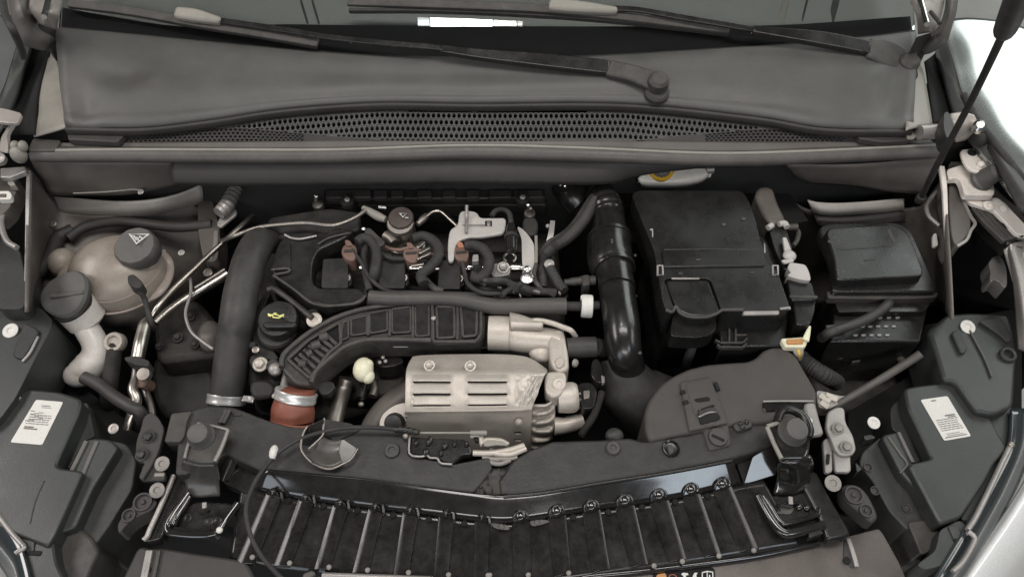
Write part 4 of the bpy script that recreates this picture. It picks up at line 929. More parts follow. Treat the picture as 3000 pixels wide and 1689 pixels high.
# breather hose across
bh = T('breather_hose', 'thick dark breather hose lying across the front of the coils', 'hose', q('e', 1600, 900, 0))
tube('hose_body', Q('e', .004, [(925, 895), (1050, 905), (1250, 905), (1450, 905), (1600, 918), (1720, 945), (1850, 962), (2050, 960), (2318, 958)]), [.0115, .0115, .0112, .0112, .0116, .0122, .0126, .0130, .0134], 'hosegrey', bh, n=7, seg=24)
tube('hose_stub', Q('e', .004, [(2310, 958), (2420, 958), (2550, 950)]), [.0075, .0075, .007], 'rubber', bh)
pc = W(q('g', 530, 958, .004))
lathe('white_clamp', pc, [(.009, -.0085), (.0172, -.0085), (.0180, -.006), (.0180, .006), (.0172, .0085), (.009, .0085)], 'label', bh, (1, -.05, 0), smooth=50)
plate('clamp_tab', Q('g', .020, [(486, 878), (520, 876), (522, 900), (488, 904)]), 'label', bh, d=.008)

# ------------------------------------------------------------------ ribbed duct
du = T('heat_duct', 'black ribbed plastic duct with slotted grille above the red hose', 'air duct', q('e', 900, 1150, 0))
outl = [(296, 1400), (302, 1320), (340, 1262), (480, 1145), (640, 1050), (760, 1000), (900, 962), (1130, 934), (1400, 934), (1700, 936), (1742, 985), (1742, 1150), (1700, 1212), (1400, 1225), (1360, 1208), (1000, 1205), (880, 1215), (760, 1258), (690, 1310), (560, 1425), (520, 1515), (400, 1512)]
plate('duct_body', Q('e', -.006, outl), 'dusty', du, d=.045, r=18, bevel=.004, seg=3)
rim = [(302, 1390), (308, 1325), (345, 1270), (485, 1155), (640, 1062), (760, 1012), (900, 974), (1130, 946), (1360, 944)]
tube('duct_rim', Q('e', -.003, rim), .0042, 'dusty', du, n=5)
tube('duct_rim', Q('e', -.003, [(1360, 1198), (1000, 1192), (870, 1203), (750, 1246), (680, 1298), (550, 1412), (510, 1500)]), .0042, 'dusty', du, n=5)
pads = [[(735, 1072), (775, 1060), (775, 1180), (722, 1200)], [(795, 1050), (905, 1022), (905, 1150), (795, 1165)], [(925, 1008), (1050, 985), (1050, 1130), (925, 1150)], [(1085, 978), (1215, 962), (1215, 1140), (1085, 1148)], [(1250, 958), (1345, 952), (1345, 1165), (1250, 1170)], [(1400, 962), (1525, 962), (1525, 1178), (1404, 1185)], [(1572, 962), (1688, 962), (1680, 1165), (1585, 1175)]]
for i, p in enumerate(pads):
    pd = plate('duct_pad', Q('e', -.0015, p), 'cover', du, d=.006, r=14, bevel=.0012)
    loop = rnd(Q('e', -.0022, p), 6, 3)
    tube('pad_bead', loop + [loop[0]], .0026 if i > 4 else .0017, 'dusty', pd, n=2, seg=8)
for x, y0, y1 in ((915, 1000, 1160), (1068, 975, 1165), (1232, 950, 1185), (1370, 940, 1200), (1548, 945, 1190)):
    bar('duct_rib', Q('e', .0, [(x, y0), (x, (y0+y1)/2), (x-2, y1)]), .0042, .008, 'dusty', du)
lp = rnd(Q('e', -.001, [(1370, 936), (1715, 938), (1715, 1150), (1680, 1208), (1375, 1208)]), 10, 4)
tube('duct_frame', lp + [lp[0]], .0028, 'dusty', du, n=2, seg=8)
rec = [(655, 650), (830, 480), (1095, 318), (1105, 490), (1000, 570), (830, 808)]
sl = plate('grille_recess', Q('t', -.0052, rec), 'void', du, d=.02, r=8, bevel=.001)
for x0, y0, x1, y1 in ((690, 630, 848, 795), (728, 592, 893, 738), (770, 552, 935, 682), (815, 512, 975, 628), (862, 475, 1015, 580), (915, 440, 1055, 545), (972, 402, 1095, 515)):
    bar('slat', Q('t', -.001, [(x0, y0), ((x0+x1)/2, (y0+y1)/2), (x1, y1)]), .0055, .008, 'dusty', du)
for x0, y0, x1, y1, r_ in ((925, 450, 1000, 430, .0105), (850, 535, 930, 505, .0105), (800, 610, 850, 585, .009), (735, 690, 800, 700, .009)):
    tube('inner_pipe', Q('t', -.0025, [(x0, y0), (x1, y1)]), r_*.75, 'dusty', sl)
lp = rnd(Q('t', -.0015, [(622, 650), (820, 470), (1115, 300), (1125, 500), (1010, 590), (832, 830)]), 8, 4)
tube('grille_frame', lp + [lp[0]], .003, 'dusty', du, n=2, seg=8)
plate('duct_side', Q('e', -.03, [(1370, 1215), (1745, 1200), (1770, 1120), (1770, 1010), (1800, 1010), (1800, 1255), (1380, 1265)]), 'satin', du, d=.03, r=8)
plate('duct_hook', Q('t', -.03, [(890, 890), (960, 850), (1060, 860), (1060, 930), (1000, 985), (920, 975)]), 'matte', du, d=.012, r=16)
bar('duct_line', Q('e', -.02, [(1090, 1240), (1200, 1240)]), .003, .003, 'bracket', du)
bolt(q('e', 1378, 1045, .0), .007, 'bracket', du, kind='dome', name='duct_clip')

# red hose
rh = T('silicone_hose', 'brick red silicone hose with steel clamp between duct and front panel', 'hose', q('t', 680, 1100, -.03))
rp = [q('t', 700, 930, -.020), q('t', 695, 1000, -.027), q('t', 682, 1060, -.033), q('t', 672, 1140, -.040), q('t', 672, 1230, -.049)]
tube('hose_body', rp, [.0272, .0280, .0290, .0315, .0305], 'red', rh, n=8, seg=32)
ra_ = (W(rp[1]) - W(rp[2])).normalized()
band('clamp', q('t', 696, 992, -.0262), ra_, .0286, .0140, 'clamp', rh, th=.001)
bolt(q('t', 500, 995, -.02), .008, 'clamp', rh, axis=(-.6, -.6, .5), name='clamp_screw')
lathe('lower_lip', q('t', 672, 1245, -.051), [(.029, -.006), (.0325, -.004), (.0325, .002), (.030, .004)], 'red', rh, ra_)

# yellow-white knob, dipstick tube, small parts in the gap
kb = T('dipstick_handle', 'cream coloured dipstick handle below the ribbed duct', 'dipstick handle', q('t', 1330, 800, -.04))
blob('handle_body', q('t', 1335, 745, -.03), .0160, .020, .016, 'cream', kb, seg=20, amp=.08, fs=60)
blob('handle_lobe', q('t', 1380, 810, -.032), .0100, .012, .010, 'cream', kb, seg=16)
blob('handle_lobe', q('t', 1385, 700, -.025), .0075, .008, .008, 'cream', kb, seg=16)
tube('dipstick_stem', Q('t', -.06, [(1350, 850), (1330, 930), (1310, 1020)]), [.008, .007, .006], 'satin', kb)
tag(tube('oil_pipe', Q('t', -.07, [(1180, 830, -.06), (1150, 930), (1110, 1060), (1075, 1200), (1060, 1280)]), .0125, 'dullsteel', seg=22), 'dull olive metal pipe beside the red hose', 'pipe')
tb_ = T('turbo_pipe', 'dark curved exhaust pipe emerging beside the heat shield', 'pipe', q('j', 870, 500, -.1))
tube('pipe_body', Q('j', -.085, [(1000, 400), (930, 440), (850, 500), (790, 570), (760, 640)]), [.024, .024, .022, .02, .02], 'bodydark', tb_)
plate('flange_plate', Q('j', -.05, [(970, 440), (890, 460), (825, 510), (805, 560), (810, 600), (870, 620), (985, 640)]), 'silverpaint', tb_, d=.008, r=18, bevel=.002)
lathe('flange_bolt', q('j', 895, 565, -.045), [(.0150, -.005), (.0150, .002), (.0125, .004), (.0115, .012), (.007, .014)], 'matte', tb_, (0, -.55, 1))
sm = T('small_valve', 'small black valve with shiny tips beside the cream dipstick handle', 'valve', q('t', 1480, 650, -.06))
plate('valve_body', Q('t', -.05, [(1440, 640), (1520, 610), (1700, 620), (1720, 680), (1600, 720), (1450, 720)]), 'satin', sm, d=.03, r=20)
for x, y in ((1520, 632), (1490, 680), (1545, 668)): bolt(q('t', x, y, -.045), .006, 'bracket', sm, kind='dome', name='valve_tip')
for x, y in ((1310, 935), (1315, 1075)): bolt(q('t', x, y, -.07), .008, 'dullsteel', sm, kind='dome', name='valve_tip')
tube('valve_link', Q('t', -.07, [(1430, 870), (1440, 930), (1420, 1000)]), .007, 'dullsteel', sm)

# ------------------------------------------------------------------ heat shield
hsd = T('heat_shield', 'beige aluminised turbo heat shield with six louvres', 'heat shield', q('s', 550, 900, -.05))
XS = [95, 260, 560, 900, 1060, 1135]
def row(y, z, xs=None, ys=None):
    xs = xs or XS
    return [q('s', x, (ys[i] if ys else y), z) for i, x in enumerate(xs)]
rows = [row(0, -.014, [150, 262, 560, 905, 1040, 1152], [492, 480, 474, 480, 512, 585]),
        row(0, -.001, [112, 260, 560, 900, 1060, 1152], [560, 560, 560, 560, 580, 610]),
        row(640, .002, [98, 260, 560, 900, 1060, 1132]),
        row(0, -.010, [93, 260, 560, 900, 1000, 1050], [870, 870, 868, 864, 858, 850]),
        row(0, -.022, [95, 260, 560, 900, 990, 1040], [935, 935, 932, 928, 925, 920]),
        row(1100, -.066, [118, 260, 560, 900, 985, 1032]),
        row(0, -.096, [130, 265, 560, 900, 985, 1030], [1215, 1215, 1212, 1205, 1200, 1195])]
NVs = 20; NT = 6*NVs
slots = []
for y, t0 in ((692, None), (770, None), (847, None)):
    tt = (2 + (y-640)/230)/6
    slots += [(.073, .320, tt, 1), (.403, .568, tt, 1)]
slots += [(.606, .700, (1+.21)/6, 0), (.606, .690, (4+.80)/6, 0), (.606, .690, (5+.12)/6, 0)]
slots = [(a, b, (math.floor(t*NT)+.5)/NT, k) for a, b, t, k in slots]
def shield_fn(s, t):
    h = Vector((0, 0, 0))
    for a, b, t0, k in slots:
        if not k: continue
        d_ = t0 - t
        if -.2/NT < d_ < .05 and a-.012 < s < b+.012:
            e = min(1, min(s-a+.012, b+.012-s)/.016)
            h += Vector((0, -.0012, .0028))*e*max(0, 1-d_/.05)**.8
    for bs, bt in ((.20, .18), (.405, .18)):
        d2 = math.hypot((s-bs)*.40/.045, (t-bt)*.55/.045)
        h += Vector((0, 0, -.0022))*math.exp(-d2*d2*.8)
    if s > .62 and .33 < t < .5:      # beaten dents
        h += Vector((0, 0, .0034))*noise.noise(Vector((s*17 + t*12, t*20 - s*7, 5)))
    n_ = noise.noise(Vector((s*7, t*7, 3)))
    return h + Vector((0, 0, .0007*n_))
surf('shield_skin', rows, 'shield', hsd, nu=18, nv=NVs, solid=.0012, fn=shield_fn, mask=lambda s, t: any(a < s < b and abs(t-t0) < .6/NT for a, b, t0, k in slots))
for x, y in ((275, 562), (580, 566)): bolt(q('s', x, y, .001), .0155, 'shield', hsd)
bolt(q('s', 942, 978, -.03), .010, 'shield', hsd, kind='dome', axis=(0, -.8, .5), name='rivet')
tube('side_bead', Q('s', -.03, [(100, 920, -.022), (125, 960, -.035), (112, 1010, -.05), (100, 1060, -.07)]), .0045, 'shield', hsd)
tag(plate('turbo_core', Q('s', -.03, [(150, 560), (1000, 560), (960, 900), (960, 1180, -.13), (180, 1180, -.13), (150, 900)]), 'void', d=.08), 'dark turbo core glimpsed through the shield slots', 'turbo')
fo = T('foil_wrap', 'crinkled beige foil wrap at the shield side', 'foil wrap', q('s', 1120, 1000, -.08))
surf('foil_skin', [Q('s', -.018, [(1032, 850), (1100, 845), (1150, 840), (1215, 800)]), Q('s', -.045, [(1035, 960), (1090, 960), (1150, 958), (1212, 940)]), Q('s', -.064, [(1032, 1060), (1090, 1060), (1150, 1060), (1200, 1050)]), Q('s', -.092, [(1030, 1180), (1090, 1170), (1140, 1150), (1195, 1110)])], 'shield', fo, nu=10, nv=16, solid=.001,
     fn=lambda s, t: Vector((0, -.003, .003))*math.sin(t*32 + s*2.5*math.sin(t*5))*min(1, s*4)*min(1, (1-s)*5))

# turbo housing
tu = T('turbo_housing', 'beige cast turbo outlet elbow and housing behind the shield', 'turbo housing', q('s', 1200, 500, -.03))
tube('outlet_collar', Q('s', -.02, [(716, 320), (790, 322), (872, 326)]), [.0272, .0276, .0276], 'cast', tu, seg=36, smooth=40)
tube('outlet_neck', Q('s', -.022, [(860, 335), (960, 360), (1060, 372), (1160, 378), (1250, 400)]), [.0235, .0225, .021, .0205, .021], 'cast', tu, n=8, seg=30)
surf('gusset', [Q('s', -.004, [(870, 205), (950, 225), (1040, 262), (1090, 290)]), Q('s', .002, [(880, 300), (960, 300), (1040, 300), (1120, 300)])], 'cast', tu, nu=5, nv=3, solid=.012)
plate('flange_block', Q('s', -.002, [(1160, 325), (1200, 290), (1268, 284), (1290, 340), (1312, 470), (1318, 595), (1225, 602), (1175, 540)]), 'cast', tu, d=.05, r=18, bevel=.005, seg=3)
blob('elbow_lobe', q('s', 1110, 455, -.028), .020, .020, .014, 'cast', tu, seg=24)
plate('ear', Q('s', -.004, [(1132, 640), (1150, 600), (1290, 598), (1302, 670), (1270, 770), (1200, 800), (1138, 760)]), 'cast', tu, d=.03, r=20, bevel=.004, seg=3)
bolt(q('s', 1242, 698, -.003), .017, 'cast', tu, kind='cap'); bolt(q('s', 1355, 540, -.012), .011, 'lightseal', tu, axis=(.8, -.5, .4), kind='dome')
plate('small_lug', Q('s', .002, [(1215, 510), (1270, 490), (1285, 540), (1250, 580), (1215, 560)]), 'cast', tu, d=.01, r=12)
tube('wheel_housing', Q('s', -.028, [(1225, 810), (1300, 800), (1350, 795), (1378, 793)]), [.020, .0225, .0220, .019], 'cast', tu, n=6, seg=30)
tube('wheel_lip', Q('s', -.03, [(1376, 793), (1395, 792)]), .018, 'satin', tu, seg=30)
tube('drain_spout', Q('s', -.06, [(1205, 1010), (1280, 1005), (1350, 985), (1415, 965)]), [.0140, .0125, .0120, .0105], 'cast', tu, n=6, seg=22)
tube('cooling_pipe', Q('s', .004, [(1005, 228), (1090, 225), (1180, 242), (1265, 272), (1330, 300), (1365, 345, -.01)]), [.0035, .0042, .0042, .0042, .0042, .004], 'cast', tu, n=7)
th = T('turbo_hose', 'short black rubber hose plugged into the beige turbo elbow', 'hose', q('s', 1420, 420, -.02))
tube('hose_body', Q('s', -.016, [(1300, 430), (1400, 425), (1515, 420)]), [.0155, .0160, .0155], 'hose', th, seg=24)
tube('hose_end', Q('s', -.016, [(1510, 420), (1560, 430, -.03), (1600, 460, -.06)]), [.0135, .0135, .013], 'rubber', th)
wg = T('wastegate_sensor', 'black wastegate plug with a thin corrugated lead beside the turbo', 'sensor', q('s', 1520, 640, -.03))
plate('plug_body', Q('s', -.02, [(1485, 520), (1530, 500), (1570, 580), (1580, 680), (1530, 690), (1480, 640)]), 'satin', wg, d=.03, r=14)
plate('plug_clip', Q('s', -.018, [(1555, 630), (1582, 640), (1582, 688), (1560, 690)]), 'bracket', wg, d=.008, r=4)
plate('bracket', Q('s', -.03, [(1380, 690), (1480, 680), (1530, 740), (1500, 880), (1400, 880)]), 'satin', wg, d=.03, r=14)
plate('bracket_clip', Q('s', -.028, [(1420, 745), (1470, 740), (1468, 800), (1425, 810)]), 'dullsteel', wg, d=.006, r=4)
tube('thin_lead', Q('s', -.035, [(1560, 760), (1535, 840), (1500, 930), (1450, 1010), (1405, 1080)]), .0045, 'dusty', wg, ribs=40, ribh=.25)

# ------------------------------------------------------------------ busier wiring round the coils
random.seed(21)
WIRES = [('thin black wire from the first coil plug to the loom tray', [(800, 560), (860, 640), (930, 760), (1050, 850), (1250, 862), (1500, 868), (1780, 880)], .0034, 'rubber'),
 ('thin brown wire crossing behind the middle coil', [(950, 470), (1040, 540), (1130, 560), (1220, 545), (1330, 585), (1440, 600)], .0030, 'brown'),
 ('short grey hose under the middle coil loom', [(1285, 730), (1340, 790), (1390, 835), (1440, 850)], .0052, 'dusty'),
 ('thin dark wire dipping in front of the third coil', [(1580, 640), (1600, 730), (1630, 810), (1720, 862), (1850, 872)], .0036, 'rubber'),
 ('tape wrapped branch from the looped loom to the rail flange', [(1700, 760), (1760, 780), (1830, 775), (1900, 790), (1960, 830)], .0058, 'hose'),
 ('thin wire running along the pump flange', [(940, 500), (1010, 585), (1080, 620), (1180, 625)], .0034, 'rubber'),
 ('thin wire pair beside the rail strap bracket', [(2105, 660), (2090, 740), (2110, 800), (2160, 850), (2230, 880)], .0036, 'dusty'),
 ('short black branch lead at the foot of the strap bracket', [(2000, 800), (1960, 820), (1900, 850), (1860, 885)], .0046, 'rubber')]
for lab, pts, r_, m_ in WIRES:
    z0 = random.uniform(.004, .016)
    tag(tube('wire', Q('e', z0, [(x, y, z0 + random.uniform(-.006, .008)) for x, y in pts]), r_, m_, n=7, seg=10), lab, 'wire')
ck_ = T('loom_channel', 'dusty black loom channel running behind the coil plugs', 'loom channel', q('e', 1100, 590, 0))
plate('channel_body', Q('e', -.005, [(930, 590), (1010, 560), (1190, 590), (1400, 570), (1480, 600), (1400, 640), (1180, 650), (960, 640)]), 'dusty', ck_, d=.03, r=14, bevel=.003)
for x, y, a in ((1060, 600, 26), (1350, 600, 22), (1440, 590, 18)): plate('channel_clip', Q('e', .001, [(x-a, y-14), (x+a, y-18), (x+a, y+14), (x-a, y+16)]), 'wall', ck_, d=.01, r=5)
sg = T('shiny_bracket', 'small shiny folded bracket leaning on the middle coil', 'bracket', q('e', 1300, 560, .01))
for x0, y0, x1, y1, w_ in ((1262, 540, 1312, 498, .0055), (1275, 580, 1350, 540, .0050), (1262, 620, 1360, 575, .0052), (1215, 668, 1310, 655, .0045)):
    bar('bracket_leaf', Q('e', .014, [(x0, y0), (x1, y1)]), w_, .003, 'alu', sg)
# ================================================================== intake pipe
ip = T('intake_pipe', 'wide glossy black intake pipe with bellows beside the battery box', 'intake pipe', q('g', 740, 900, 0))
tube('bellows', Q('g', .012, [(560, 120, -.02), (625, 185, .0), (665, 250), (685, 330)]), [.024, .027, .0275, .0275], 'satin', ip, n=8, seg=28, ribs=7, ribh=.045)
tube('upper_cuff', Q('g', .012, [(684, 325), (690, 400), (690, 490)]), [.0275, .0285, .0335], 'satin', ip, n=6, seg=30)
tube('socket', Q('g', .012, [(690, 480), (690, 570), (700, 650), (718, 690)]), [.0355, .0365, .0365, .0345], 'satin', ip, n=6, seg=34)
tube('middle_cuff', Q('g', .012, [(716, 685), (732, 760), (742, 830)]), [.0305, .0290, .0285], 'satin', ip, n=6, seg=30)
tube('lower_pipe', Q('g', .010, [(742, 826), (758, 950), (775, 1080), (785, 1200, .004), (800, 1310, -.012), (830, 1420, -.05)]), [.0282, .0282, .0278, .0270, .0262, .026], 'pipegloss', ip, n=8, seg=34)
for x, y, r_, y2 in ((690, 488, .0372, 560), (716, 690, .036, 760), (742, 828, .0296, 900)):
    ax_ = W(q('g', x+(y2-y)*.12, y2, .012)) - W(q('g', x, y, .012))
    lathe('pipe_ring', q('g', x, y, .012), [(r_-.004, -.003), (r_, -.003), (r_, .003), (r_-.004, .003)], 'satin', ip, ax_)
bar('ring_tab', Q('g', .050, [(706, 478), (710, 512)]), .004, .004, 'dusty', ip)
for x, y in ((872, 600), (875, 888), (905, 1290)): bolt(q('g', x, y, .012), .005, 'dusty', ip, kind='dome', name='stud')
vp = T('breather_nipple', 'short black nipple and plug at the waist of the intake pipe', 'nipple', q('g', 480, 780, 0))
tube('nipple_body', Q('g', .006, [(590, 775), (500, 778), (400, 788), (370, 792)]), [.0075, .0075, .0058, .0058], 'dusty', vp, n=5, ribs=4, ribh=.08)
plate('nipple_block', Q('g', .018, [(495, 735), (550, 732), (556, 800), (500, 810)]), 'dusty', vp, d=.03, r=6, bevel=.002)
ep = T('elbow_duct', 'big dull black elbow duct below the glossy intake pipe', 'duct', q('k', 860, 400, -.06))
tube('elbow_body', Q('k', -.05, [(800, 180, -.04), (840, 300, -.06), (900, 400, -.08), (1010, 470, -.10), (1150, 520, -.12)]), [.028, .040, .050, .054, .054], 'rubber', ep, n=7, seg=26)
uo = T('intake_elbow', 'dusty black elbow at the top of the intake bellows', 'elbow', q('g', 450, 150, 0))
tube('elbow_body', Q('g', -.01, [(350, 100), (420, 160), (480, 220, -.02)]), [.022, .028, .03], 'satin', uo, seg=22)
bolt(q('g', 372, 103, .015), .008, 'steel', uo, kind='dome', name='elbow_tip'); bolt(q('g', 342, 100, .015), .006, 'dullsteel', uo, kind='dome', name='elbow_tip')

# ================================================================== battery box
bb = T('battery_box', 'large black battery box with clipped lid and flap', 'battery box', q('g', 1450, 700, -.08))
ZB = .05
plate('box_body', Q('g', .02, [(960, 440), (1010, 560), (1060, 900), (1120, 1010), (1960, 1000), (1870, 600), (1790, 450)]), 'plastic', bb, d=.16, r=16, bevel=.006)
plate('lid', Q('g', ZB, [(845, 165), (900, 140), (1620, 142), (1662, 180), (1720, 330), (1800, 668), (1875, 700), (1968, 965), (1955, 988), (1500, 994), (1482, 985), (1405, 760), (1078, 760), (1062, 900), (1040, 760), (1005, 560), (930, 380)]), 'plastic', bb, d=.06, r=16, bevel=.006, seg=3)
plate('lid_middle', Q('g', ZB+.0035, [(1060, 558), (1762, 552), (1796, 670), (1075, 680)]), 'plastic', bb, d=.006, r=6, bevel=.002, seg=2)
plate('lid_corner', Q('g', ZB-.006, [(1010, 600), (1065, 690), (1080, 770), (1150, 985), (1090, 990), (1060, 900)]), 'plastic', bb, d=.06, r=8, bevel=.004)
plate('flap', Q('g', ZB-.003, [(1085, 768), (1395, 766), (1480, 985), (1440, 1016), (1370, 1034), (1260, 1030), (1190, 1000), (1150, 940)]), 'plastic', bb, d=.028, r=12, bevel=.005, seg=3)
plate('flap_skirt', Q('g', ZB-.022, [(1150, 980), (1200, 1020), (1270, 1044), (1370, 1046), (1440, 1026), (1452, 1110), (1400, 1165), (1300, 1180), (1130, 1170), (1120, 1140)]), 'plastic', bb, d=.03, r=12, bevel=.003)
tube('flap_edge', Q('g', ZB-.001, [(1090, 985), (1135, 998), (1160, 960), (1190, 1005), (1260, 1034), (1370, 1036), (1440, 1014), (1470, 996), (1500, 985), (1640, 982)]), .0026, 'dusty', bb, n=4)
plate('highlight_pad', Q('g', ZB-.0005, [(1636, 944), (1892, 940), (1897, 1018), (1640, 1022)]), 'bracket', bb, d=.012, r=6, bevel=.003, down=(0, .5, -1)).data.materials[0] = MATS['bracket']  # pale plate paints in the highlight along the lid's front bevel
tube('lid_edge', Q('g', ZB-.002, [(1895, 980), (1968, 972)]), .0028, 'bracket', bb)  # thin pale line carries the painted bevel highlight on
plate('front_wall', Q('g', .0, [(1450, 1010), (1960, 1010), (1930, 1240), (1480, 1245)]), 'plastic', bb, d=.12, bevel=.003)
for x0, y0, x1, y1 in ((1540, 1040, 1540, 1205), (1586, 1036, 1586, 1205), (1590, 1158, 1666, 1158), (1440, 1190, 1475, 1210), (1475, 1212, 1640, 1212), (1640, 1210, 1668, 1178), (1455, 1222, 1480, 1244), (1480, 1244, 1640, 1244), (1640, 1244, 1662, 1215)):
    bar('front_rib', Q('g', .006, [(x0, y0), (x1, y1)]), .0032, .008, 'dusty', bb)
bar('lid_score', Q('g', ZB+.0045, [(1075, 556), (1400, 553), (1750, 556)]), .0016, .002, 'dusty', bb)
bar('flap_hinge', Q('g', ZB+.001, [(1130, 759), (1330, 759)]), .003, .003, 'bracket', bb)
for pts in ([(975, 408), (1000, 405), (1002, 468), (992, 468), (990, 418), (977, 420)], [(1785, 500), (1795, 520), (1798, 578), (1786, 578), (1784, 550)]):
    plate('clip_mark', Q('g', ZB+.0012, pts), 'bracket', bb, d=.002)
for x in (1030, 1845):
    lp = Q('g', ZB+.001, [(x, 672), (x+38, 672), (x+38, 738), (x, 738)]); tube('lid_clip', lp + [lp[0]], .0018, 'bracket', bb, n=1, seg=8)
for x, y in ((1195, 722), (1702, 718), (1320, 626)):
    plate('lid_mark', Q('g', ZB+(.0012 if y > 700 else .0052), [(x-16, y-6), (x+16, y-6), (x+14, y+7), (x-16, y+7)]), 'dusty', bb, d=.002)
for k, (x, y) in enumerate(((1500, 380), (1640, 340))): blob('lid_pip', q('g', x, y, ZB+.0008), .004, .004, .002, 'dusty', bb, seg=10)
bc = T('battery_cable', 'grey sleeved cable dropping from the battery box flap', 'cable', q('g', 1280, 1250, -.02))
tube('cable_body', Q('g', .0, [(1310, 1135, .016), (1292, 1190, .0), (1268, 1270, -.02), (1240, 1350, -.05), (1215, 1420, -.09)]), [.0080, .0072, .0072, .0072, .0072], 'hose', bc, n=6)
plate('cable_lug', Q('g', .022, [(1255, 1145), (1290, 1128), (1335, 1130), (1362, 1152), (1330, 1165), (1262, 1165)]), 'dusty', bc, d=.014, r=12, bevel=.002)
rs = T('brake_reservoir', 'white brake fluid reservoir with yellow cap peeking under the scuttle', 'reservoir', q('b', 2250, 1260, .0))
surf('reservoir_body', [Q('b', .03, [(2130, 1180), (2230, 1150), (2400, 1150), (2560, 1160), (2640, 1180)]), Q('b', .028, [(2108, 1262), (2200, 1250), (2400, 1255), (2560, 1240), (2620, 1215)]), Q('b', .01, [(2122, 1312), (2200, 1325), (2390, 1322), (2540, 1290), (2600, 1250)]), Q('b', -.03, [(2140, 1335), (2200, 1340), (2390, 1335), (2500, 1310), (2590, 1265)])], 'reservoir', rs, nu=6, nv=6, solid=.02)
lathe('filler_ring', q('b', 2262, 1205, .032), [(.020, -.008), (.0220, -.004), (.0220, .006), (.0195, .009)], 'yellow', rs, (0, -.4, 1))
lathe('cap', q('b', 2268, 1180, .045), [(.017, -.01), (.0180, -.006), (.0180, .006), (.016, .009)], 'ink', rs, (0, -.4, 1), lobes=16, lobeh=.04)
tube('hose_nipple', Q('c', .03, [(165, 1205), (215, 1200)]), .007, 'bracket', rs)
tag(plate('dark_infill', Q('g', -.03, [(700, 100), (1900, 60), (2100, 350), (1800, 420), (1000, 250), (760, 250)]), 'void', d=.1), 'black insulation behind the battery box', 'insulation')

# wiring trough between battery box and fuse box
wt_ = T('wiring_trough', 'black wiring trough with silver lever plug beside the battery box', 'wiring trough', q('g', 1950, 600, -.02))
plate('trough_head', Q('g', .03, [(1720, 170), (1750, 100), (1850, 110), (1880, 220), (1950, 360), (1830, 380), (1770, 290)]), 'bodydark', wt_, d=.06, r=20, bevel=.005)
plate('trough_body', Q('g', .03, [(1810, 385), (1930, 370), (1990, 560), (1990, 640), (1950, 700), (1930, 700), (1860, 560)]), 'plastic', wt_, d=.06, r=12, bevel=.004)
tube('pin_row', Q('g', .036, [(1812, 405), (1842, 385)]), .005, 'palegrey', wt_); tube('pin_row', Q('g', .036, [(1890, 378), (1930, 372), (1948, 400)]), .005, 'palegrey', wt_)
tube('side_nozzle', Q('g', .03, [(1945, 400), (2020, 396)]), .0055, 'dusty', wt_); tube('side_loop', Q('g', .02, [(2000, 400), (2030, 440), (2015, 500), (1990, 530)]), .004, 'dusty', wt_)
bar('lever', Q('g', .04, [(1930, 470), (1950, 540), (1965, 610)]), [.006, .010, .012], .006, 'palegrey', wt_)
blob('lever_pivot', q('g', 1965, 602, .038), .0105, .0105, .007, 'palegrey', wt_, seg=18)
plate('lever_tab', Q('g', .041, [(1905, 630), (1990, 620), (2000, 640), (1930, 655)]), 'palegrey', wt_, d=.004, r=5)
lc = T('lever_plug', 'pale grey lever plug above a black block connector', 'connector', q('g', 2040, 850, 0))
plate('plug_lever', Q('g', .040, [(1965, 645), (2080, 662), (2108, 720), (2120, 778), (2040, 768), (1940, 738), (1980, 720), (1950, 690)]), 'palegrey', lc, d=.02, r=10, bevel=.003)
plate('plug_body', Q('g', .032, [(1945, 760), (2050, 768), (2128, 790), (2150, 880), (2170, 895), (2150, 915), (1975, 918), (1962, 860)]), 'plastic', lc, d=.05, r=10, bevel=.004)
bar('plug_rib', Q('g', .033, [(1965, 885), (2060, 888), (2165, 890)]), .005, .004, 'dusty', lc)
plate('plug_boot', Q('g', .024, [(1990, 925), (2152, 922), (2145, 1000), (2112, 1090), (2010, 1090)]), 'satin', lc, d=.06, r=12, bevel=.004)
bar('boot_edge', Q('g', .025, [(1995, 926), (2150, 924)]), .004, .004, 'dusty', lc)
ck = T('fuse_link', 'cream connector with orange lock below the lever plug', 'connector', q('g', 1990, 1220, -.02))
plate('link_shell', Q('g', .012, [(1902, 1185), (2085, 1172), (2095, 1200), (2080, 1248), (1935, 1245)]), 'cream', ck, d=.012, r=8, bevel=.002)
plate('link_lock', Q('g', .0145, [(1945, 1190), (2065, 1186), (2062, 1222), (1948, 1224)]), 'orange', ck, d=.006, r=4)
bar('link_arm', Q('g', .018, [(2082, 1195), (2098, 1140), (2112, 1095)]), [.010, .007, .003], .005, 'cream', ck)
for dx in (-28, 0, 30): tube('link_wire', Q('g', .0, [(2015+dx, 1245), (2030+dx*.6, 1290), (2036, 1330, -.015)]), .0035, 'lightseal' if dx else 'yellow', ck)
tag(tube('battery_harness', Q('g', -.03, [(2036, 1320), (2090, 1370), (2200, 1440), (2300, 1500, -.06)]), .013, 'rubber', ribs=20, ribh=.06), 'black wrapped harness below the cream connector', 'harness')

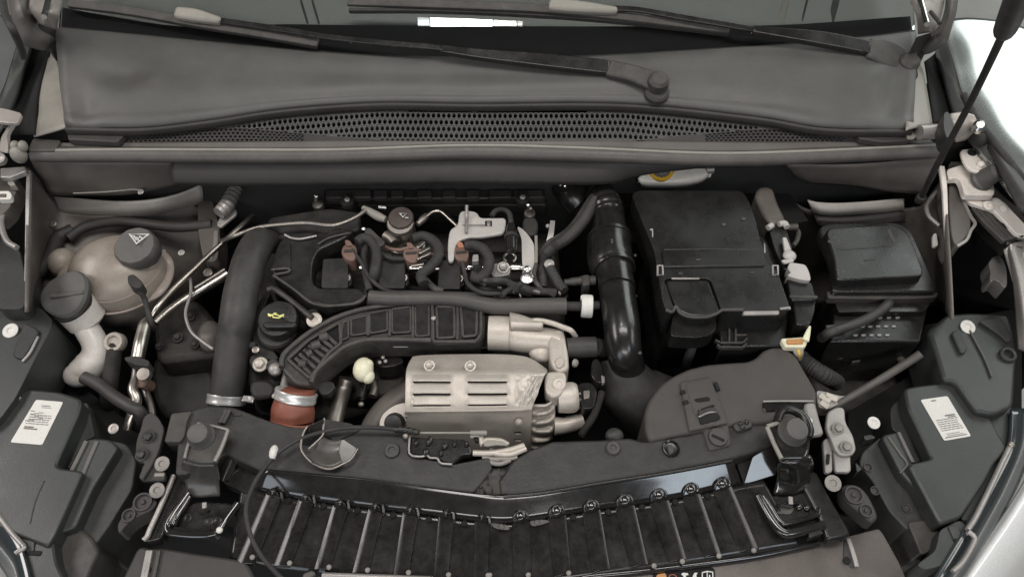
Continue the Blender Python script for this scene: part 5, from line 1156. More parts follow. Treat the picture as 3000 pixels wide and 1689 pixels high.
# ================================================================== fuse box
fx = T('fuse_box', 'black fuse box with raised moulded lid near the strut rim', 'fuse box', q('h', 900, 900, -.06))
plate('box_body', Q('h', .0, [(560, 1060), (1290, 1060), (1270, 1180), (1230, 1240), (620, 1240)]), 'satin', fx, d=.14, r=10, bevel=.004)
plate('lid_rim', Q('h', .012, [(535, 1088), (760, 1080), (1180, 1086), (1330, 1098), (1322, 1135), (1180, 1142), (880, 1145), (545, 1140)]), 'dusty', fx, d=.015, r=12, bevel=.003)
plate('lid_base', Q('h', .022, [(470, 640), (560, 610), (1035, 602), (1140, 660), (1200, 800), (1315, 1060), (1312, 1098), (560, 1098), (600, 1010), (560, 850)]), 'plastic', fx, d=.02, r=22, bevel=.005, seg=3)
plate('lid_top', Q('h', .040, [(520, 650), (1010, 618), (1110, 680), (1165, 800), (1222, 955), (1205, 985), (620, 1018), (598, 990), (590, 860)]), 'plastic', fx, d=.022, r=26, bevel=.009, seg=4, taper=1.03)
bar('lid_ridge_glint', Q('h', .0408, [(545, 735), (600, 752), (665, 772)]), .006, .002, 'dusty', fx); bar('lid_ridge_glint', Q('h', .0408, [(975, 655), (995, 700), (1022, 752)]), .006, .002, 'dusty', fx); bar('lid_ridge_glint', Q('h', .0406, [(610, 800), (800, 788), (1000, 770)]), .003, .0015, 'plastic', fx)  # the two dusty bars paint highlights onto the lid
bar('lid_tick', Q('h', .0412, [(800, 872), (880, 866)]), .002, .002, 'dusty', fx)
plate('lid_glint', Q('h', .0405, [(560, 735), (600, 728), (668, 770), (640, 772)]), 'dusty', fx, d=.002)  # paler plate over the first painted lid highlight
vents = []
for y, xs in ((1278, range(900, 1050, 62)), (1340, range(775, 1030, 55)), (1402, range(725, 980, 56)), (1210, range(1015, 1080, 45))):
    for x in xs: plate('vent_tooth', Q('h', -.01, [(x, y-7), (x+34, y-7), (x+30, y+7), (x+4, y+7)]), 'bracket', fx, d=.008, bevel=.0006)
plate('box_front', Q('h', -.012, [(600, 1180), (1260, 1180), (1200, 1450), (560, 1450)]), 'plastic', fx, d=.08, bevel=.003)
plate('box_tag', Q('h', -.002, [(530, 1330), (700, 1322), (700, 1350), (540, 1385)]), 'seal', fx, d=.004)
tag(tube('fuse_box_hose', Q('h', .012, [(985, 1150, -.01), (960, 1195), (890, 1250), (800, 1300), (680, 1345), (560, 1385), (500, 1425, -.02)]), .0075, 'hose', n=7), 'black hose sweeping down in front of the fuse box', 'hose')
jn = T('junction_block', 'black junction block with loose leads below the fuse box', 'junction block', q('l', 640, 150, -.08))
plate('block_body', Q('l', -.06, [(510, 160), (720, 120), (760, 150), (740, 190), (520, 200)]), 'satin', jn, d=.04, r=12, bevel=.004)
plate('block_cap', Q('l', -.05, [(710, 112), (755, 108), (765, 145), (725, 155)]), 'dusty', jn, d=.03, r=8)
tube('block_lead', Q('l', -.06, [(760, 150), (820, 165), (860, 195), (870, 220)]), .006, 'dusty', jn); tube('block_lead', Q('l', -.06, [(520, 180), (460, 170), (420, 165)]), .007, 'dusty', jn)
plate('block_tag', Q('l', -.06, [(580, 205), (630, 198), (632, 212), (585, 220)]), 'dusty', jn, d=.01)
tag(plate('gearbox_case', Q('l', -.13, [(280, 220), (800, 200), (900, 420), (600, 520), (380, 400)]), 'block', d=.2, r=30, bevel=.01), 'grimy gearbox case in the gap below the junction block', 'gearbox')
tag(tube('lamp_stay', Q('l', -.015, [(978, 168, .0), (880, 232), (750, 312), (600, 400), (450, 488, -.03)]), [.0065, .0062, .0060, .0056, .0050], 'seal', n=4), 'straight grey stay rod running down beside the headlamp', 'stay rod')

# ================================================================== resonator box
rz = T('resonator_box', 'brownish black air resonator box with a moulded channel', 'resonator', q('k', 1400, 400, -.04))
ro = [(958, 500), (985, 430), (1050, 345), (1120, 295), (1210, 252), (1320, 226), (1440, 216), (1550, 210), (1600, 190), (1640, 145), (1690, 127), (1765, 127), (1830, 175), (1890, 280), (1952, 385), (1945, 560), (1500, 570), (1200, 625), (985, 670), (960, 600)]
plate('resonator_body', Q('k', .0, ro), 'resonator', rz, d=.11, r=14, bevel=.010, seg=4)
plate('channel', Q('k', .0035, [(1160, 332), (1338, 298), (1440, 565), (1215, 612)]), 'resonator', rz, d=.006, r=6, bevel=.002)
plate('channel_floor', Q('k', .0042, [(1190, 340), (1325, 312), (1400, 500), (1245, 520)]), 'resonator', rz, d=.006, r=6, bevel=.001)
for pts in ([(1238, 428), (1328, 412), (1338, 436), (1262, 446)], [(1280, 484), (1350, 458), (1368, 462), (1340, 486), (1288, 500)], [(1265, 480), (1285, 520), (1380, 505), (1400, 540), (1280, 575), (1268, 530)]):
    plate('channel_slot', Q('k', .0052, pts), 'void', rz, d=.006, r=8, bevel=.0008)
bar('slot_lip', Q('k', .0075, [(1270, 528), (1320, 505), (1370, 497)]), .003, .003, 'bracket', rz)
bar('slot_bridge', Q('k', .008, [(1270, 510), (1330, 486), (1370, 490)]), .006, .004, 'rubber', rz)
for k, (x0, y0, x1, y1) in enumerate(((1165, 388, 1195, 384), (1180, 448, 1212, 440), (1365, 330, 1385, 375))):
    bar('channel_notch', Q('k', .0052, [(x0, y0), (x1, y1)]), .006, .004, 'void', rz)
plate('side_slot', Q('k', .0022, [(1636, 440), (1930, 438), (1940, 470), (1800, 495), (1650, 500), (1636, 478)]), 'gloss', rz, d=.006, r=10, bevel=.002)
tube('slot_edge', Q('k', .004, [(1640, 442), (1780, 440), (1930, 440)]), .0016, 'bracket', rz)
for i in range(3): plate('slot_tooth', Q('k', .004, [(1290+i*34, 556-i*2), (1312+i*34, 552-i*2), (1322+i*34, 585-i*4), (1298+i*34, 590-i*4)]), 'dusty', rz, d=.008, r=5)
# ================================================================== front crossmember
up = T('crossmember', 'matte black plastic radiator top cover with a notch in the middle', 'radiator cover', q('j', 900, 800, -.01))
lft = Q('p', -.004, [(160, 385), (215, 165), (380, 145), (430, 120), (520, 100, -.002), (700, 112), (790, 140), (900, 185), (1010, 225, -.006), (1140, 262), (1270, 275)]) + \
      Q('j', -.006, [(560, 600), (700, 590), (830, 585), (972, 610), (975, 748), (1080, 768), (1150, 778), (1230, 800), (1440, 760), (1456, 830), (1400, 905), (1350, 962), (1130, 935), (760, 884), (420, 850), (150, 826)]) + \
      Q('p', -.006, [(940, 620), (640, 480), (560, 545), (330, 640), (250, 640), (270, 390)])
plate('cover_plate', lft, 'matte', up, d=.03, bevel=.004, r=8)
rgt = Q('k', -.006, [(180, 800), (225, 760), (300, 715), (370, 690), (425, 668), (700, 660), (870, 648), (950, 668), (1200, 628), (1460, 575), (1660, 552), (1700, 620), (1700, 700), (1460, 770), (1100, 840), (700, 905), (380, 958), (200, 975), (130, 968), (120, 890), (150, 850)])
plate('cover_plate', rgt, 'matte', up, d=.03, bevel=.004, r=8)
surf('torn_felt', [Q('j', -.012, [(1340, 900), (1420, 860), (1500, 830), (1600, 880)]), Q('j', -.018, [(1330, 990), (1420, 985), (1520, 985), (1640, 960)])], 'block', up, nu=8, nv=8, solid=.004, fn=lambda s, t: Vector((0, 0, .006*noise.noise(Vector((s*14, t*9, 1))))))
for x, y in ((880, 725),): lathe('push_rivet', q('j', x, y, -.004), [(.0100, -.004), (.0110, .0), (.0098, .0025), (.0050, .0025), (.0045, .001)], 'matte', up, (0, -.1, 1))
lathe('push_rivet', q('k', 778, 710, -.004), [(.0095, -.004), (.0105, .0), (.0088, .0025), (.0045, .0025), (.004, .001)], 'dusty', up, (0, -.1, 1))
blob('cover_bump', q('k', 785, 640, -.016), .013, .012, .010, 'matte', up, seg=16)
lathe('bore_ring', q('k', 1110, 712, -.004), [(.0118, -.003), (.0125, .0), (.0115, .0025), (.0095, .0015), (.0085, -.001), (.002, -.0015)], 'satin', up, (0, -.1, 1))
plate('bore_core', Q('k', -.002, [(1085, 690), (1120, 688), (1132, 735), (1100, 748)]), 'dusty', up, d=.003, r=10)
ps = plate('screw_pocket', Q('k', -.002, [(1290, 590), (1440, 565), (1462, 690), (1330, 724)]), 'resonator', up, d=.006, r=12, bevel=.003)
lathe('screw_head', q('k', 1380, 648, .0), [(.0130, -.003), (.0135, .0), (.0125, .003), (.004, .0036)], 'resonator', up, (0, -.12, 1))
bar('screw_slot', Q('k', .0046, [(1345, 632), (1418, 664)]), .004, .002, 'void', up)
plate('clip_pocket', Q('k', .002, [(1465, 570), (1570, 545), (1585, 585), (1500, 610), (1480, 600)]), 'dusty', up, d=.012, r=8, bevel=.002)
for x, y in ((1510, 570), (1545, 560), (1520, 590)): bolt(q('k', x, y, .003), .006, 'satin', up, kind='dome', name='clip_lug')
tube('cover_seam', Q('p', .0, [(650, 140), (628, 190), (600, 240)]), .003, 'dusty', up); tube('cover_seam', Q('p', .0, [(678, 140), (655, 190), (628, 240)]), .003, 'dusty', up)
plate('cover_ear', Q('p', .0, [(220, 160), (385, 142), (345, 210), (320, 345), (290, 385), (165, 385)]), 'dusty', up, d=.012, r=8, bevel=.002)
plate('cover_dimple', Q('p', -.0028, [(690, 130), (780, 150), (770, 185), (700, 180)]), 'matte', up, d=.004, r=12)
# round scoop
so = T('deflector_scoop', 'shiny black fan shaped scoop under the thin release cable', 'scoop', q('j', 510, 720, 0))
LM = (0.10, 0.22, 2.45)
facet('scoop_wall', 'j', [(392, 585), (490, 540), (480, 640), (375, 745), (356, 700), (368, 630)], .010, (-1.2, -1.2, 1.2), 'gloss', so)
plate('scoop_back', Q('j', -.003, [(490, 540), (640, 565), (700, 600), (600, 650), (560, 672), (484, 640)]), 'rubber', so, d=.01, r=8, bevel=.002)
facet('scoop_flank', 'j', [(600, 656), (680, 712), (640, 775), (592, 800), (550, 700), (560, 676)], .006, LM, 'scuffed', so)
surf('scoop_bowl', [Q('j', .004, [(482, 640), (520, 662), (560, 668), (590, 660)]), Q('j', .000, [(440, 715), (500, 740), (550, 742), (580, 730)]), Q('j', .003, [(378, 748), (450, 812), (530, 828), (595, 802)])], 'scuffed', so, nu=6, nv=5, solid=.004)
facet('scoop_streak', 'j', [(478, 645), (470, 665), (405, 745), (388, 748), (400, 722)], .0065, LM, 'scuffed', so, r=3)
for pts in ([(392, 585), (368, 630), (356, 700), (376, 748), (420, 795)], [(490, 540), (484, 600), (478, 640), (400, 715)]):
    tube('scoop_edge', Q('j', .0125, pts), .0016, 'dullsteel', so)
tube('scoop_edge', Q('j', .006, [(420, 795), (475, 820), (530, 828), (595, 802), (645, 772), (682, 714)]), .0016, 'dullsteel', so)
# gloss lip strip
tp = T('front_lip', 'gloss black pressed steel front lip with domed ends', 'lip', q('j', 900, 960, -.02))
la = Q('j', -.010, [(150, 828), (420, 856), (760, 890), (1130, 940), (1350, 968), (1520, 985)]) + Q('k', -.010, [(380, 962), (700, 908), (1100, 845), (1462, 776)])
lb_ = Q('j', -.012, [(125, 860), (400, 885), (750, 915), (1130, 962), (1350, 990), (1530, 1005)]) + Q('k', -.012, [(385, 985), (700, 930), (1110, 868), (1475, 800)])
lc_ = Q('j', -.028, [(98, 945), (350, 1000), (750, 1055), (1130, 1100), (1350, 1128), (1545, 1140)]) + Q('k', -.028, [(400, 1110), (700, 1062), (1110, 1005), (1515, 915)])
surf('lip_skin', [[(u, v, z-.012) for u, v, z in la], la, lb_, lc_], 'gloss', tp, nu=7, nv=4, solid=.002)
tube('lip_edge', [(u, v+2, z+.001) for u, v, z in la[5:]], .0028, 'satin', tp)
plate('lip_splice', Q('j', -.018, [(1318, 970), (1352, 978), (1350, 1012), (1320, 1005)]), 'satin', tp, d=.006, r=4, bevel=.002)
# ribbed panel
rp_ = T('radiator_shutter', 'black ribbed radiator shutter panel with a row of drain holes', 'ribbed panel', q('j', 900, 1250, -.04))
pa = [(u, v-3, -.031) for u, v, z in lc_]
pa = [q('j', 20, 900, -.031)] + pa + [q('k', 1640, 890, -.031)]
pb_ = [q('j', -60, 1345, -.055)] + Q('j', -.055, [(150, 1390), (420, 1425), (760, 1455), (1110, 1470), (1350, 1480), (1560, 1490)]) + Q('k', -.055, [(500, 1470), (860, 1420), (1260, 1370), (1700, 1300), (1860, 1275)])
pb_ = pb_[:len(pa)] if len(pb_) >= len(pa) else pb_
pa = pa[:len(pb_)]
surf('panel_sheet', [pa, [((a[0]+b[0])/2, (a[1]+b[1])/2, -.0445) for a, b in zip(pa, pb_)], pb_], 'shutter', rp_, nu=8, nv=5, solid=.002)
ribs = [('j', (150, 960), (245, 985), (-30, 1370), (85, 1375)), ('j', (338, 995), (432, 1010), (190, 1385), (292, 1390)), ('j', (535, 1030), (630, 1040), (425, 1405), (520, 1408)), ('j', (740, 1050), (830, 1062), (645, 1425), (742, 1428)),
        ('j', (938, 1070), (1030, 1082), (882, 1440), (976, 1440)), ('j', (1145, 1090), (1235, 1100), (1112, 1455), (1205, 1455)), ('j', (1352, 1112), (1440, 1122), (1345, 1470), (1435, 1470)),
        ('k', (195, 1125), (298, 1108), (202, 1470), (312, 1455)), ('k', (400, 1100), (508, 1075), (435, 1450), (540, 1430)), ('k', (600, 1068), (706, 1048), (655, 1425), (765, 1400)), ('k', (788, 1035), (902, 1018), (880, 1395), (985, 1375)),
        ('k', (985, 1005), (1098, 985), (1095, 1365), (1205, 1345)), ('k', (1172, 975), (1278, 950), (1300, 1335), (1405, 1315)), ('k', (1352, 945), (1462, 918), (1510, 1305), (1622, 1282))]
for i, (f, a, b, c, d_) in enumerate(ribs):
    tp_ = [W(p) for p in Q(f, -.0262, [a, b]) + Q(f, -.0505, [d_, c])]
    wd_ = [(tp_[1]-tp_[0]).normalized(), (tp_[2]-tp_[3]).normalized()]
    ins = [tp_[0]+wd_[0]*.0080, tp_[1]-wd_[0]*.0080, tp_[2]-wd_[1]*.0080, tp_[3]+wd_[1]*.0080]
    bt_ = [p - Vector((0, 0, .0030)) for p in tp_]
    dn_ = [p - Vector((0, 0, .0070)) for p in tp_]
    o = finish('rib', ins + bt_ + dn_, [(0, 1, 2, 3)] + [(k, (k+1) % 4, 4+(k+1) % 4, 4+k) for k in range(4)] + [(4+k, 4+(k+1) % 4, 8+(k+1) % 4, 8+k) for k in range(4)], 'shutter', rp_, bevel=.0010)
    cx, cy = (a[0]+b[0])/2, (a[1]+b[1])/2
    hw_ = [(tp_[1]-tp_[0]).length/2]
    kk = 46 if i > 6 else 20
    ang = [math.pi*t/8 for t in range(9)]
    hwp = (b[0]-a[0])/2*(1 if i > 6 else .9)
    arch = [(cx + hwp*.80*math.cos(t_) , cy - (b[1]-a[1])/2*math.cos(t_)*-1 - kk*math.sin(t_), -.0235 + .0050*math.sin(t_)) for t_ in ang]
    arch = [(b[0]-hwp*.15, b[1]+14, -.0262)] + [(x, y, z) for x, y, z in arch] + [(a[0]+hwp*.15, a[1]+14, -.0262)]
    plate('rib_end', Q(f, 0, arch), 'gloss', o, d=.012, bevel=.0024, seg=3)
    if i > 6: tube('end_bead', Q(f, 0, [(x, y, z+.0008) for x, y, z in arch[1:-1]]), .0016, 'gloss', o, n=3, seg=8)
    blob('rib_dome', (q(f, cx, cy - kk*.45, 0)[0], q(f, cx, cy - kk*.45, 0)[1], -.0212), hw_[0]*(.62 if i > 6 else .30), .0085 if i > 6 else .005, .0050, 'gloss', o, seg=16, rings=8)
    if i < 7:
        plate('rib_tab', Q(f, -.0195, [(b[0]-10, b[1]-26), (b[0]+4, b[1]-22), (b[0]+8, b[1]+16), (b[0]-4, b[1]+18)]), 'scuffed', o, d=.008, r=5, bevel=.002, seg=3)
for f, x, y in [('j', *p) for p in ((285, 1010), (485, 1040), (680, 1065), (885, 1092), (1090, 1118), (1295, 1140))] + [('k', *p) for p in ((135, 1160), (340, 1135), (548, 1105), (750, 1075), (945, 1046), (1136, 1017), (1322, 983))]:
    lathe('drain_hole', q(f, x, y, -.0295), [(.0040, -.002), (.0042, .0006), (.0038, .0008), (.0035, -.0004), (.001, -.0006)], 'void', rp_, (0, -.08, 1), seg=16)
for f, x, y in [('j', *p) for p in ((78, 1336), (292, 1370), (518, 1393), (740, 1410), (975, 1424), (1205, 1437), (1432, 1440))] + [('k', *p) for p in ((68, 1440), (290, 1438), (522, 1427), (1012, 1385), (1175, 1360), (1385, 1328), (1585, 1297))]:
    bolt(q(f, x, y, -.0475), .0062, 'zinc', rp_, kind='dome', name='stud')
for pts in (Q('j', -.0293, [(1440, 1135), (1480, 1140), (1545, 1150), (1560, 1180), (1490, 1175), (1460, 1160)]), Q('k', -.0293, [(295, 1125), (380, 1118), (420, 1130), (360, 1150), (310, 1160)])):
    plate('dirt_patch', pts, 'seal', rp_, d=.001, r=12, bevel=0)
# latch hardware in the notch
lt = T('bonnet_latch', 'small pile of bright latch levers in the middle notch', 'latch', q('j', 1480, 740, -.01))
for pts, r_ in (([(1330, 640), (1385, 640), (1400, 690), (1420, 665), (1500, 668), (1548, 692)], .0048), ([(1345, 738), (1450, 738), (1560, 720), (1640, 695)], .0052), ([(1400, 762), (1440, 770), (1500, 775)], .0045),
                ([(1470, 740), (1560, 745), (1650, 712)], .0050), ([(1480, 768), (1540, 772), (1600, 762)], .0042), ([(1440, 720), (1480, 735), (1520, 740)], .0045), ([(1430, 790), (1500, 800), (1560, 778)], .0042)):
    tube('latch_lever', Q('j', -.006 if r_ > .0047 else -.010, pts), r_*.8, 'cast' if r_ > .0047 else 'zinc', lt, n=5)
plate('latch_plate', Q('j', .004, [(1400, 672), (1450, 662), (1520, 668), (1552, 694), (1480, 690), (1415, 700)]), 'lightseal', lt, d=.003, r=8)
plate('latch_pad', Q('j', -.004, [(1345, 640), (1390, 638), (1392, 670), (1360, 672)]), 'void', lt, d=.006, r=4)
tube('cable_rod', Q('j', .003, [(1042, 622), (1200, 622), (1340, 622)]), .0015, 'lightseal', lt); tube('rod_end', Q('j', .003, [(1330, 622), (1425, 622)]), .0034, 'lightseal', lt)
plate('latch_wad', Q('j', -.016, [(1420, 790), (1600, 770), (1560, 830), (1500, 850), (1450, 835)]), 'void', lt, d=.03, r=10)
lk = T('latch_housing', 'black plastic latch housing with ragged edge behind the notch', 'latch housing', q('j', 1150, 700, -.01))
plate('housing_body', Q('j', -.002, [(985, 640), (1080, 648), (1300, 655), (1335, 700), (1340, 745), (1290, 745), (1230, 798), (1180, 795), (1140, 765), (1050, 755), (980, 745)]), 'satin', lk, d=.02, r=8, bevel=.003)
for x, y, a in ((1020, 680, 14), (1095, 672, 18), (1185, 700, 16), (1240, 690, 12), (1075, 735, 18), (1310, 690, 12), (1160, 740, 14)):
    blob('housing_lump', q('j', x, y, -.001), a*.00028, a*.0004, .005, 'satin', lk, seg=12, amp=.3, fs=120)
tube('ragged_edge', Q('j', .0, [(982, 640), (980, 740), (1040, 758), (1080, 752), (1100, 765), (1140, 768), (1160, 795), (1225, 802)]), .0016, 'bracket', lk, n=3)
rc = T('release_cable', 'thin black bonnet release cable looping over the ribbed panel', 'cable', q('j', 60, 1000, 0))
tube('cable_body', Q('j', .012, [(985, 612, .006), (900, 603, .008), (800, 592), (640, 592), (500, 612), (360, 655), (240, 725), (150, 820), (85, 920), (45, 1030), (45, 1120), (75, 1230), (130, 1330), (200, 1410), (260, 1470)]), .0029, 'rubber', rc, n=7)
tube('cable_sleeve', Q('j', .008, [(895, 602), (960, 606), (1035, 620)]), [.0038, .0050, .0038], 'satin', rc, ribs=5, ribh=.12)
blob('cable_clip', q('j', 200, 735, .012), .006, .011, .007, 'label', rc, seg=12)
blob('cable_nut', q('j', 960, 640, .002), .005, .005, .005, 'dullsteel', rc, seg=10)

# ================================================================== buffers on brackets
def bufferset(lab, f, top, bolt_c, rr, leg, tray, rails, m):
    t = T('buffer_bracket', lab, 'buffer bracket', q(f, *bolt_c, 0))
    plate('bracket_top', Q(f, .020, top), m, t, d=.012, r=10, bevel=.0035, seg=3)
    lathe('buffer', q(f, *bolt_c, .021), [(rr*1.18, -.002), (rr*1.22, .004), (rr*1.05, .008), (rr, .014), (rr*.86, .020), (rr*.5, .022)], 'capgrey', t, (.05, -.22, 1))
    surf('bracket_leg', [Q(f, z, pts) for z, pts in leg], m, t, nu=5, nv=5, solid=.006)
    tr = plate('tray_floor', Q(f, -.045, tray), 'satin', t, d=.01, r=14, bevel=.003)
    for pts, r_ in rails: tube('tray_rail', Q(f, -.036, pts), r_, 'gloss', tr, n=6)
    return t
b1 = bufferset('glossy buffer bracket with round rubber stop beside the charge hose foot', 'p', [(430, 238), (560, 262), (672, 290), (620, 420), (562, 545), (440, 545), (322, 520), (340, 470), (385, 330)], (462, 345), .0150,
          [(.012, [(322, 515), (440, 540), (562, 540)]), (-.002, [(320, 560), (440, 585), (590, 580)]), (-.03, [(345, 680), (460, 690), (605, 690)]), (-.046, [(370, 800), (460, 810), (610, 800)])],
          [(290, 900), (420, 850), (600, 860), (720, 870), (650, 1000), (590, 1080), (540, 1110), (280, 1070), (245, 1040)],
          [([(355, 790), (300, 870), (230, 970), (190, 1050), (200, 1090), (240, 1105), (400, 1120), (540, 1115), (600, 1080), (650, 1000), (745, 870)], .0052), ([(365, 815), (320, 890), (262, 980), (240, 1040)], .004), ([(240, 1070), (400, 1085), (530, 1085)], .003)], 'scuffed')
tube('top_edge', Q('p', .0215, [(668, 292), (640, 370), (600, 470), (563, 540)]), .0026, 'zinc', b1); tube('top_edge', Q('p', .0215, [(382, 335), (345, 440), (326, 515)]), .0022, 'zinc', b1); tube('top_edge', Q('p', .0215, [(430, 240), (560, 264), (668, 290)]), .002, 'zinc', b1)
plate('tray_clip', Q('p', -.034, [(545, 1085), (600, 1060), (620, 1100), (570, 1140), (545, 1125)]), 'gloss', b1, d=.01, r=8, bevel=.003)
bolt(q('p', 602, 1080, -.030), .0075, 'label', b1, kind='dome', name='stud')
for x, y in ((345, 985), (515, 1015), (580, 1005)): lathe('dimple', q('p', x, y, -.0448), [(.0055, -.001), (.0058, .0010), (.0045, .0012), (.0015, .0006)], 'satin', b1)
plate('shiny_clip', Q('p', -.03, [(415, 890), (432, 930), (465, 940), (520, 905), (525, 918), (470, 955), (428, 948)]), 'gloss', b1, d=.006, r=4); bar('clip_stem', Q('p', -.028, [(478, 858), (478, 905)]), .006, .004, 'bracket', b1)
facet('side_wing', 'p', [(600, 480), (745, 525), (668, 705), (605, 690), (588, 590)], -.012, (-1.2, -1.6, 1.6), 'gloss', b1)
plate('side_web', Q('p', -.03, [(745, 520), (960, 620), (900, 740), (800, 790), (620, 700), (668, 705)]), 'satin', b1, d=.02, r=8)
plate('tray_edge', Q('p', -.035, [(240, 640), (380, 690), (350, 780), (230, 960), (180, 1060), (140, 1150), (0, 1175), (40, 1080), (100, 940), (180, 780)]), 'satin', b1, d=.02, r=16, bevel=.004)
tube('edge_bead', Q('p', -.030, [(240, 650), (190, 770), (110, 950), (50, 1080), (30, 1130), (0, 1160)]), .0036, 'bracket', b1)
b2 = bufferset('glossy buffer bracket with round rubber stop beside the resonator box', 'k', [(1660, 585), (1740, 560), (1850, 545), (1880, 580), (1912, 660), (1905, 740), (1880, 770), (1745, 772), (1718, 720), (1690, 650)], (1805, 620), .0165,
          [(.012, [(1740, 765), (1810, 775), (1905, 745)]), (-.002, [(1722, 800), (1810, 815), (1915, 790)]), (-.03, [(1715, 880), (1810, 890), (1900, 860)]), (-.046, [(1690, 970), (1790, 970), (1880, 940)])],
          [(1640, 985), (1720, 970), (1900, 955), (1960, 1040), (1965, 1110), (1770, 1160), (1730, 1150)],
          [([(1612, 985), (1650, 1060), (1700, 1140), (1740, 1185), (1790, 1200), (1900, 1175), (1990, 1150)], .006), ([(1640, 985), (1690, 1060), (1740, 1135), (1790, 1140), (1940, 1095), (1960, 1060)], .0035)], 'gloss')
tube('top_edge', Q('k', .0225, [(1662, 590), (1700, 680), (1745, 770)]), .003, 'lightseal', b2); tube('top_edge', Q('k', .0225, [(1662, 585), (1740, 562), (1845, 548)]), .003, 'lightseal', b2)
tube('guard_hoop', Q('k', .024, [(1720, 560), (1745, 500), (1800, 490), (1870, 530), (1905, 600), (1900, 650)]), .006, 'satin', b2)
facet('side_wing', 'k', [(1580, 760), (1700, 690), (1725, 770), (1715, 860), (1590, 900), (1530, 915)], -.012, (1.15, -1.2, 1.5), 'gloss', b2)
plate('side_web', Q('k', -.03, [(1480, 780), (1590, 740), (1600, 900), (1530, 915)]), 'satin', b2, d=.02, r=6)
plate('tray_floor_mark', Q('k', -.0438, [(1700, 1050), (1760, 1020), (1820, 1050), (1800, 1090), (1720, 1085)]), 'seal', b2, d=.001, r=10, bevel=0)
for x, y in ((1845, 1050), (1890, 1055)): bolt(q('k', x, y, -.044), .008, 'gloss', b2, kind='dome', name='stud')
bar('clip_stem', Q('k', -.03, [(1798, 985), (1802, 1030)]), .006, .004, 'bracket', b2); plate('shiny_clip', Q('k', -.034, [(1730, 1020), (1790, 1030), (1860, 1000), (1855, 1015), (1800, 1045), (1740, 1035)]), 'gloss', b2, d=.006, r=4)
plate('tray_clip', Q('k', -.034, [(1900, 1175), (1960, 1160), (1990, 1200), (1905, 1225)]), 'satin', b2, d=.012, r=6, bevel=.003)
plate('tray_edge', Q('l', -.035, [(310, 830), (380, 840), (440, 960), (575, 1190), (560, 1220), (440, 1240), (400, 1120), (300, 930)]), 'satin', b2, d=.02, r=14, bevel=.004)
# side carriers
def carrier(lab, f, plates, bolts, m):
    t = T('lamp_carrier', lab, 'carrier plate', q(f, *bolts[0][:2], 0))
    for z, pts in plates: plate('carrier_plate', Q(f, z, pts), m, t, d=.008, r=12, bevel=.002)
    for x, y, r_, mm in bolts: bolt(q(f, x, y, plates[0][0]+.001), r_, mm, t, kind='hex')
    return t
c1 = carrier('dark grey carrier plate with two bolts beside the square shouldered lamp box', 'o', [(-.005, [(725, 640), (765, 612), (800, 640), (832, 700), (815, 770), (800, 820), (770, 880), (720, 960), (700, 945), (735, 870), (682, 860), (690, 760), (715, 690)]), (-.012, [(720, 880), (790, 870), (838, 920), (835, 960), (705, 962)])],
     [(755, 742, .0165, 'matte'), (720, 832, .0165, 'matte')], 'wall')
bolt(q('o', 822, 878, -.01), .018, 'zinc', c1, kind='cap'); bolt(q('o', 797, 1012, -.02), .018, 'zinc', c1, kind='cap')
bar('carrier_edge', Q('o', -.01, [(780, 932), (832, 930)]), .005, .005, 'lightseal', c1)
c2 = carrier('beige carrier plate with two bolts beside the resonator box', 'l', [(-.005, [(440, 500), (500, 468), (540, 480), (545, 560), (590, 640), (608, 720), (580, 752), (520, 752), (480, 720), (450, 640), (428, 590)]), (-.012, [(470, 700), (572, 740), (578, 848), (484, 845)]), (-.014, [(412, 660), (470, 640), (470, 850), (425, 850)])],
     [(498, 598, .0155, 'zinc'), (545, 705, .0155, 'zinc')], 'bracket')
bolt(q('l', 470, 912, -.02), .0195, 'zinc', c2, kind='cap'); plate('carrier_slot', Q('l', -.0115, [(436, 740), (456, 745), (452, 800), (432, 800)]), 'void', c2, d=.002)
plate('side_plate', Q('l', .004, [(300, 450), (370, 440), (400, 560), (425, 630), (345, 640), (330, 560)]), 'bracket', c2, d=.01, r=14, bevel=.003); bolt(q('l', 338, 555, .007), .007, 'label', c2, kind='dome', name='stud')
plate('crumpled_foil', Q('l', -.02, [(375, 375), (430, 385), (520, 410), (575, 400), (560, 430), (480, 470), (440, 490), (385, 470)]), 'bracket', c2, d=.02, r=10, bevel=.003)
for a, b in (((395, 400), (460, 440)), ((430, 400), (500, 430)), ((400, 440), (450, 475))): bar('foil_fold', Q('l', -.017, [a, b]), .010, .006, 'cast', c2)
for lab, f, pts in (('oval casting with two eyes beside the square shouldered lamp box', 'o', [(690, 1060), (760, 1040), (800, 1065), (770, 1110), (700, 1140), (640, 1180), (600, 1240), (590, 1180), (650, 1110)]),
                    ('oval casting with two eyes below the beige carrier plate', 'l', [(520, 930), (560, 912), (630, 925), (680, 980), (720, 1060), (735, 1110), (700, 1140), (640, 1090), (540, 1000)])):
    t = T('lamp_mount', lab, 'mount', q(f, *pts[0], -.03))
    plate('mount_body', Q(f, -.03, pts), 'wall', t, d=.03, r=18, bevel=.004)
    e1, e2_ = ((725, 1072), (655, 1140)) if f == 'o' else ((590, 980), (660, 1070))
    for (x, y), r_ in ((e1, .0125), (e2_, .0090)): lathe('mount_eye', q(f, x, y, -.029), [(r_, -.002), (r_, .003), (r_*.8, .003), (r_*.7, -.0005), (r_*.3, -.0005), (r_*.2, .002)], 'wall', t)
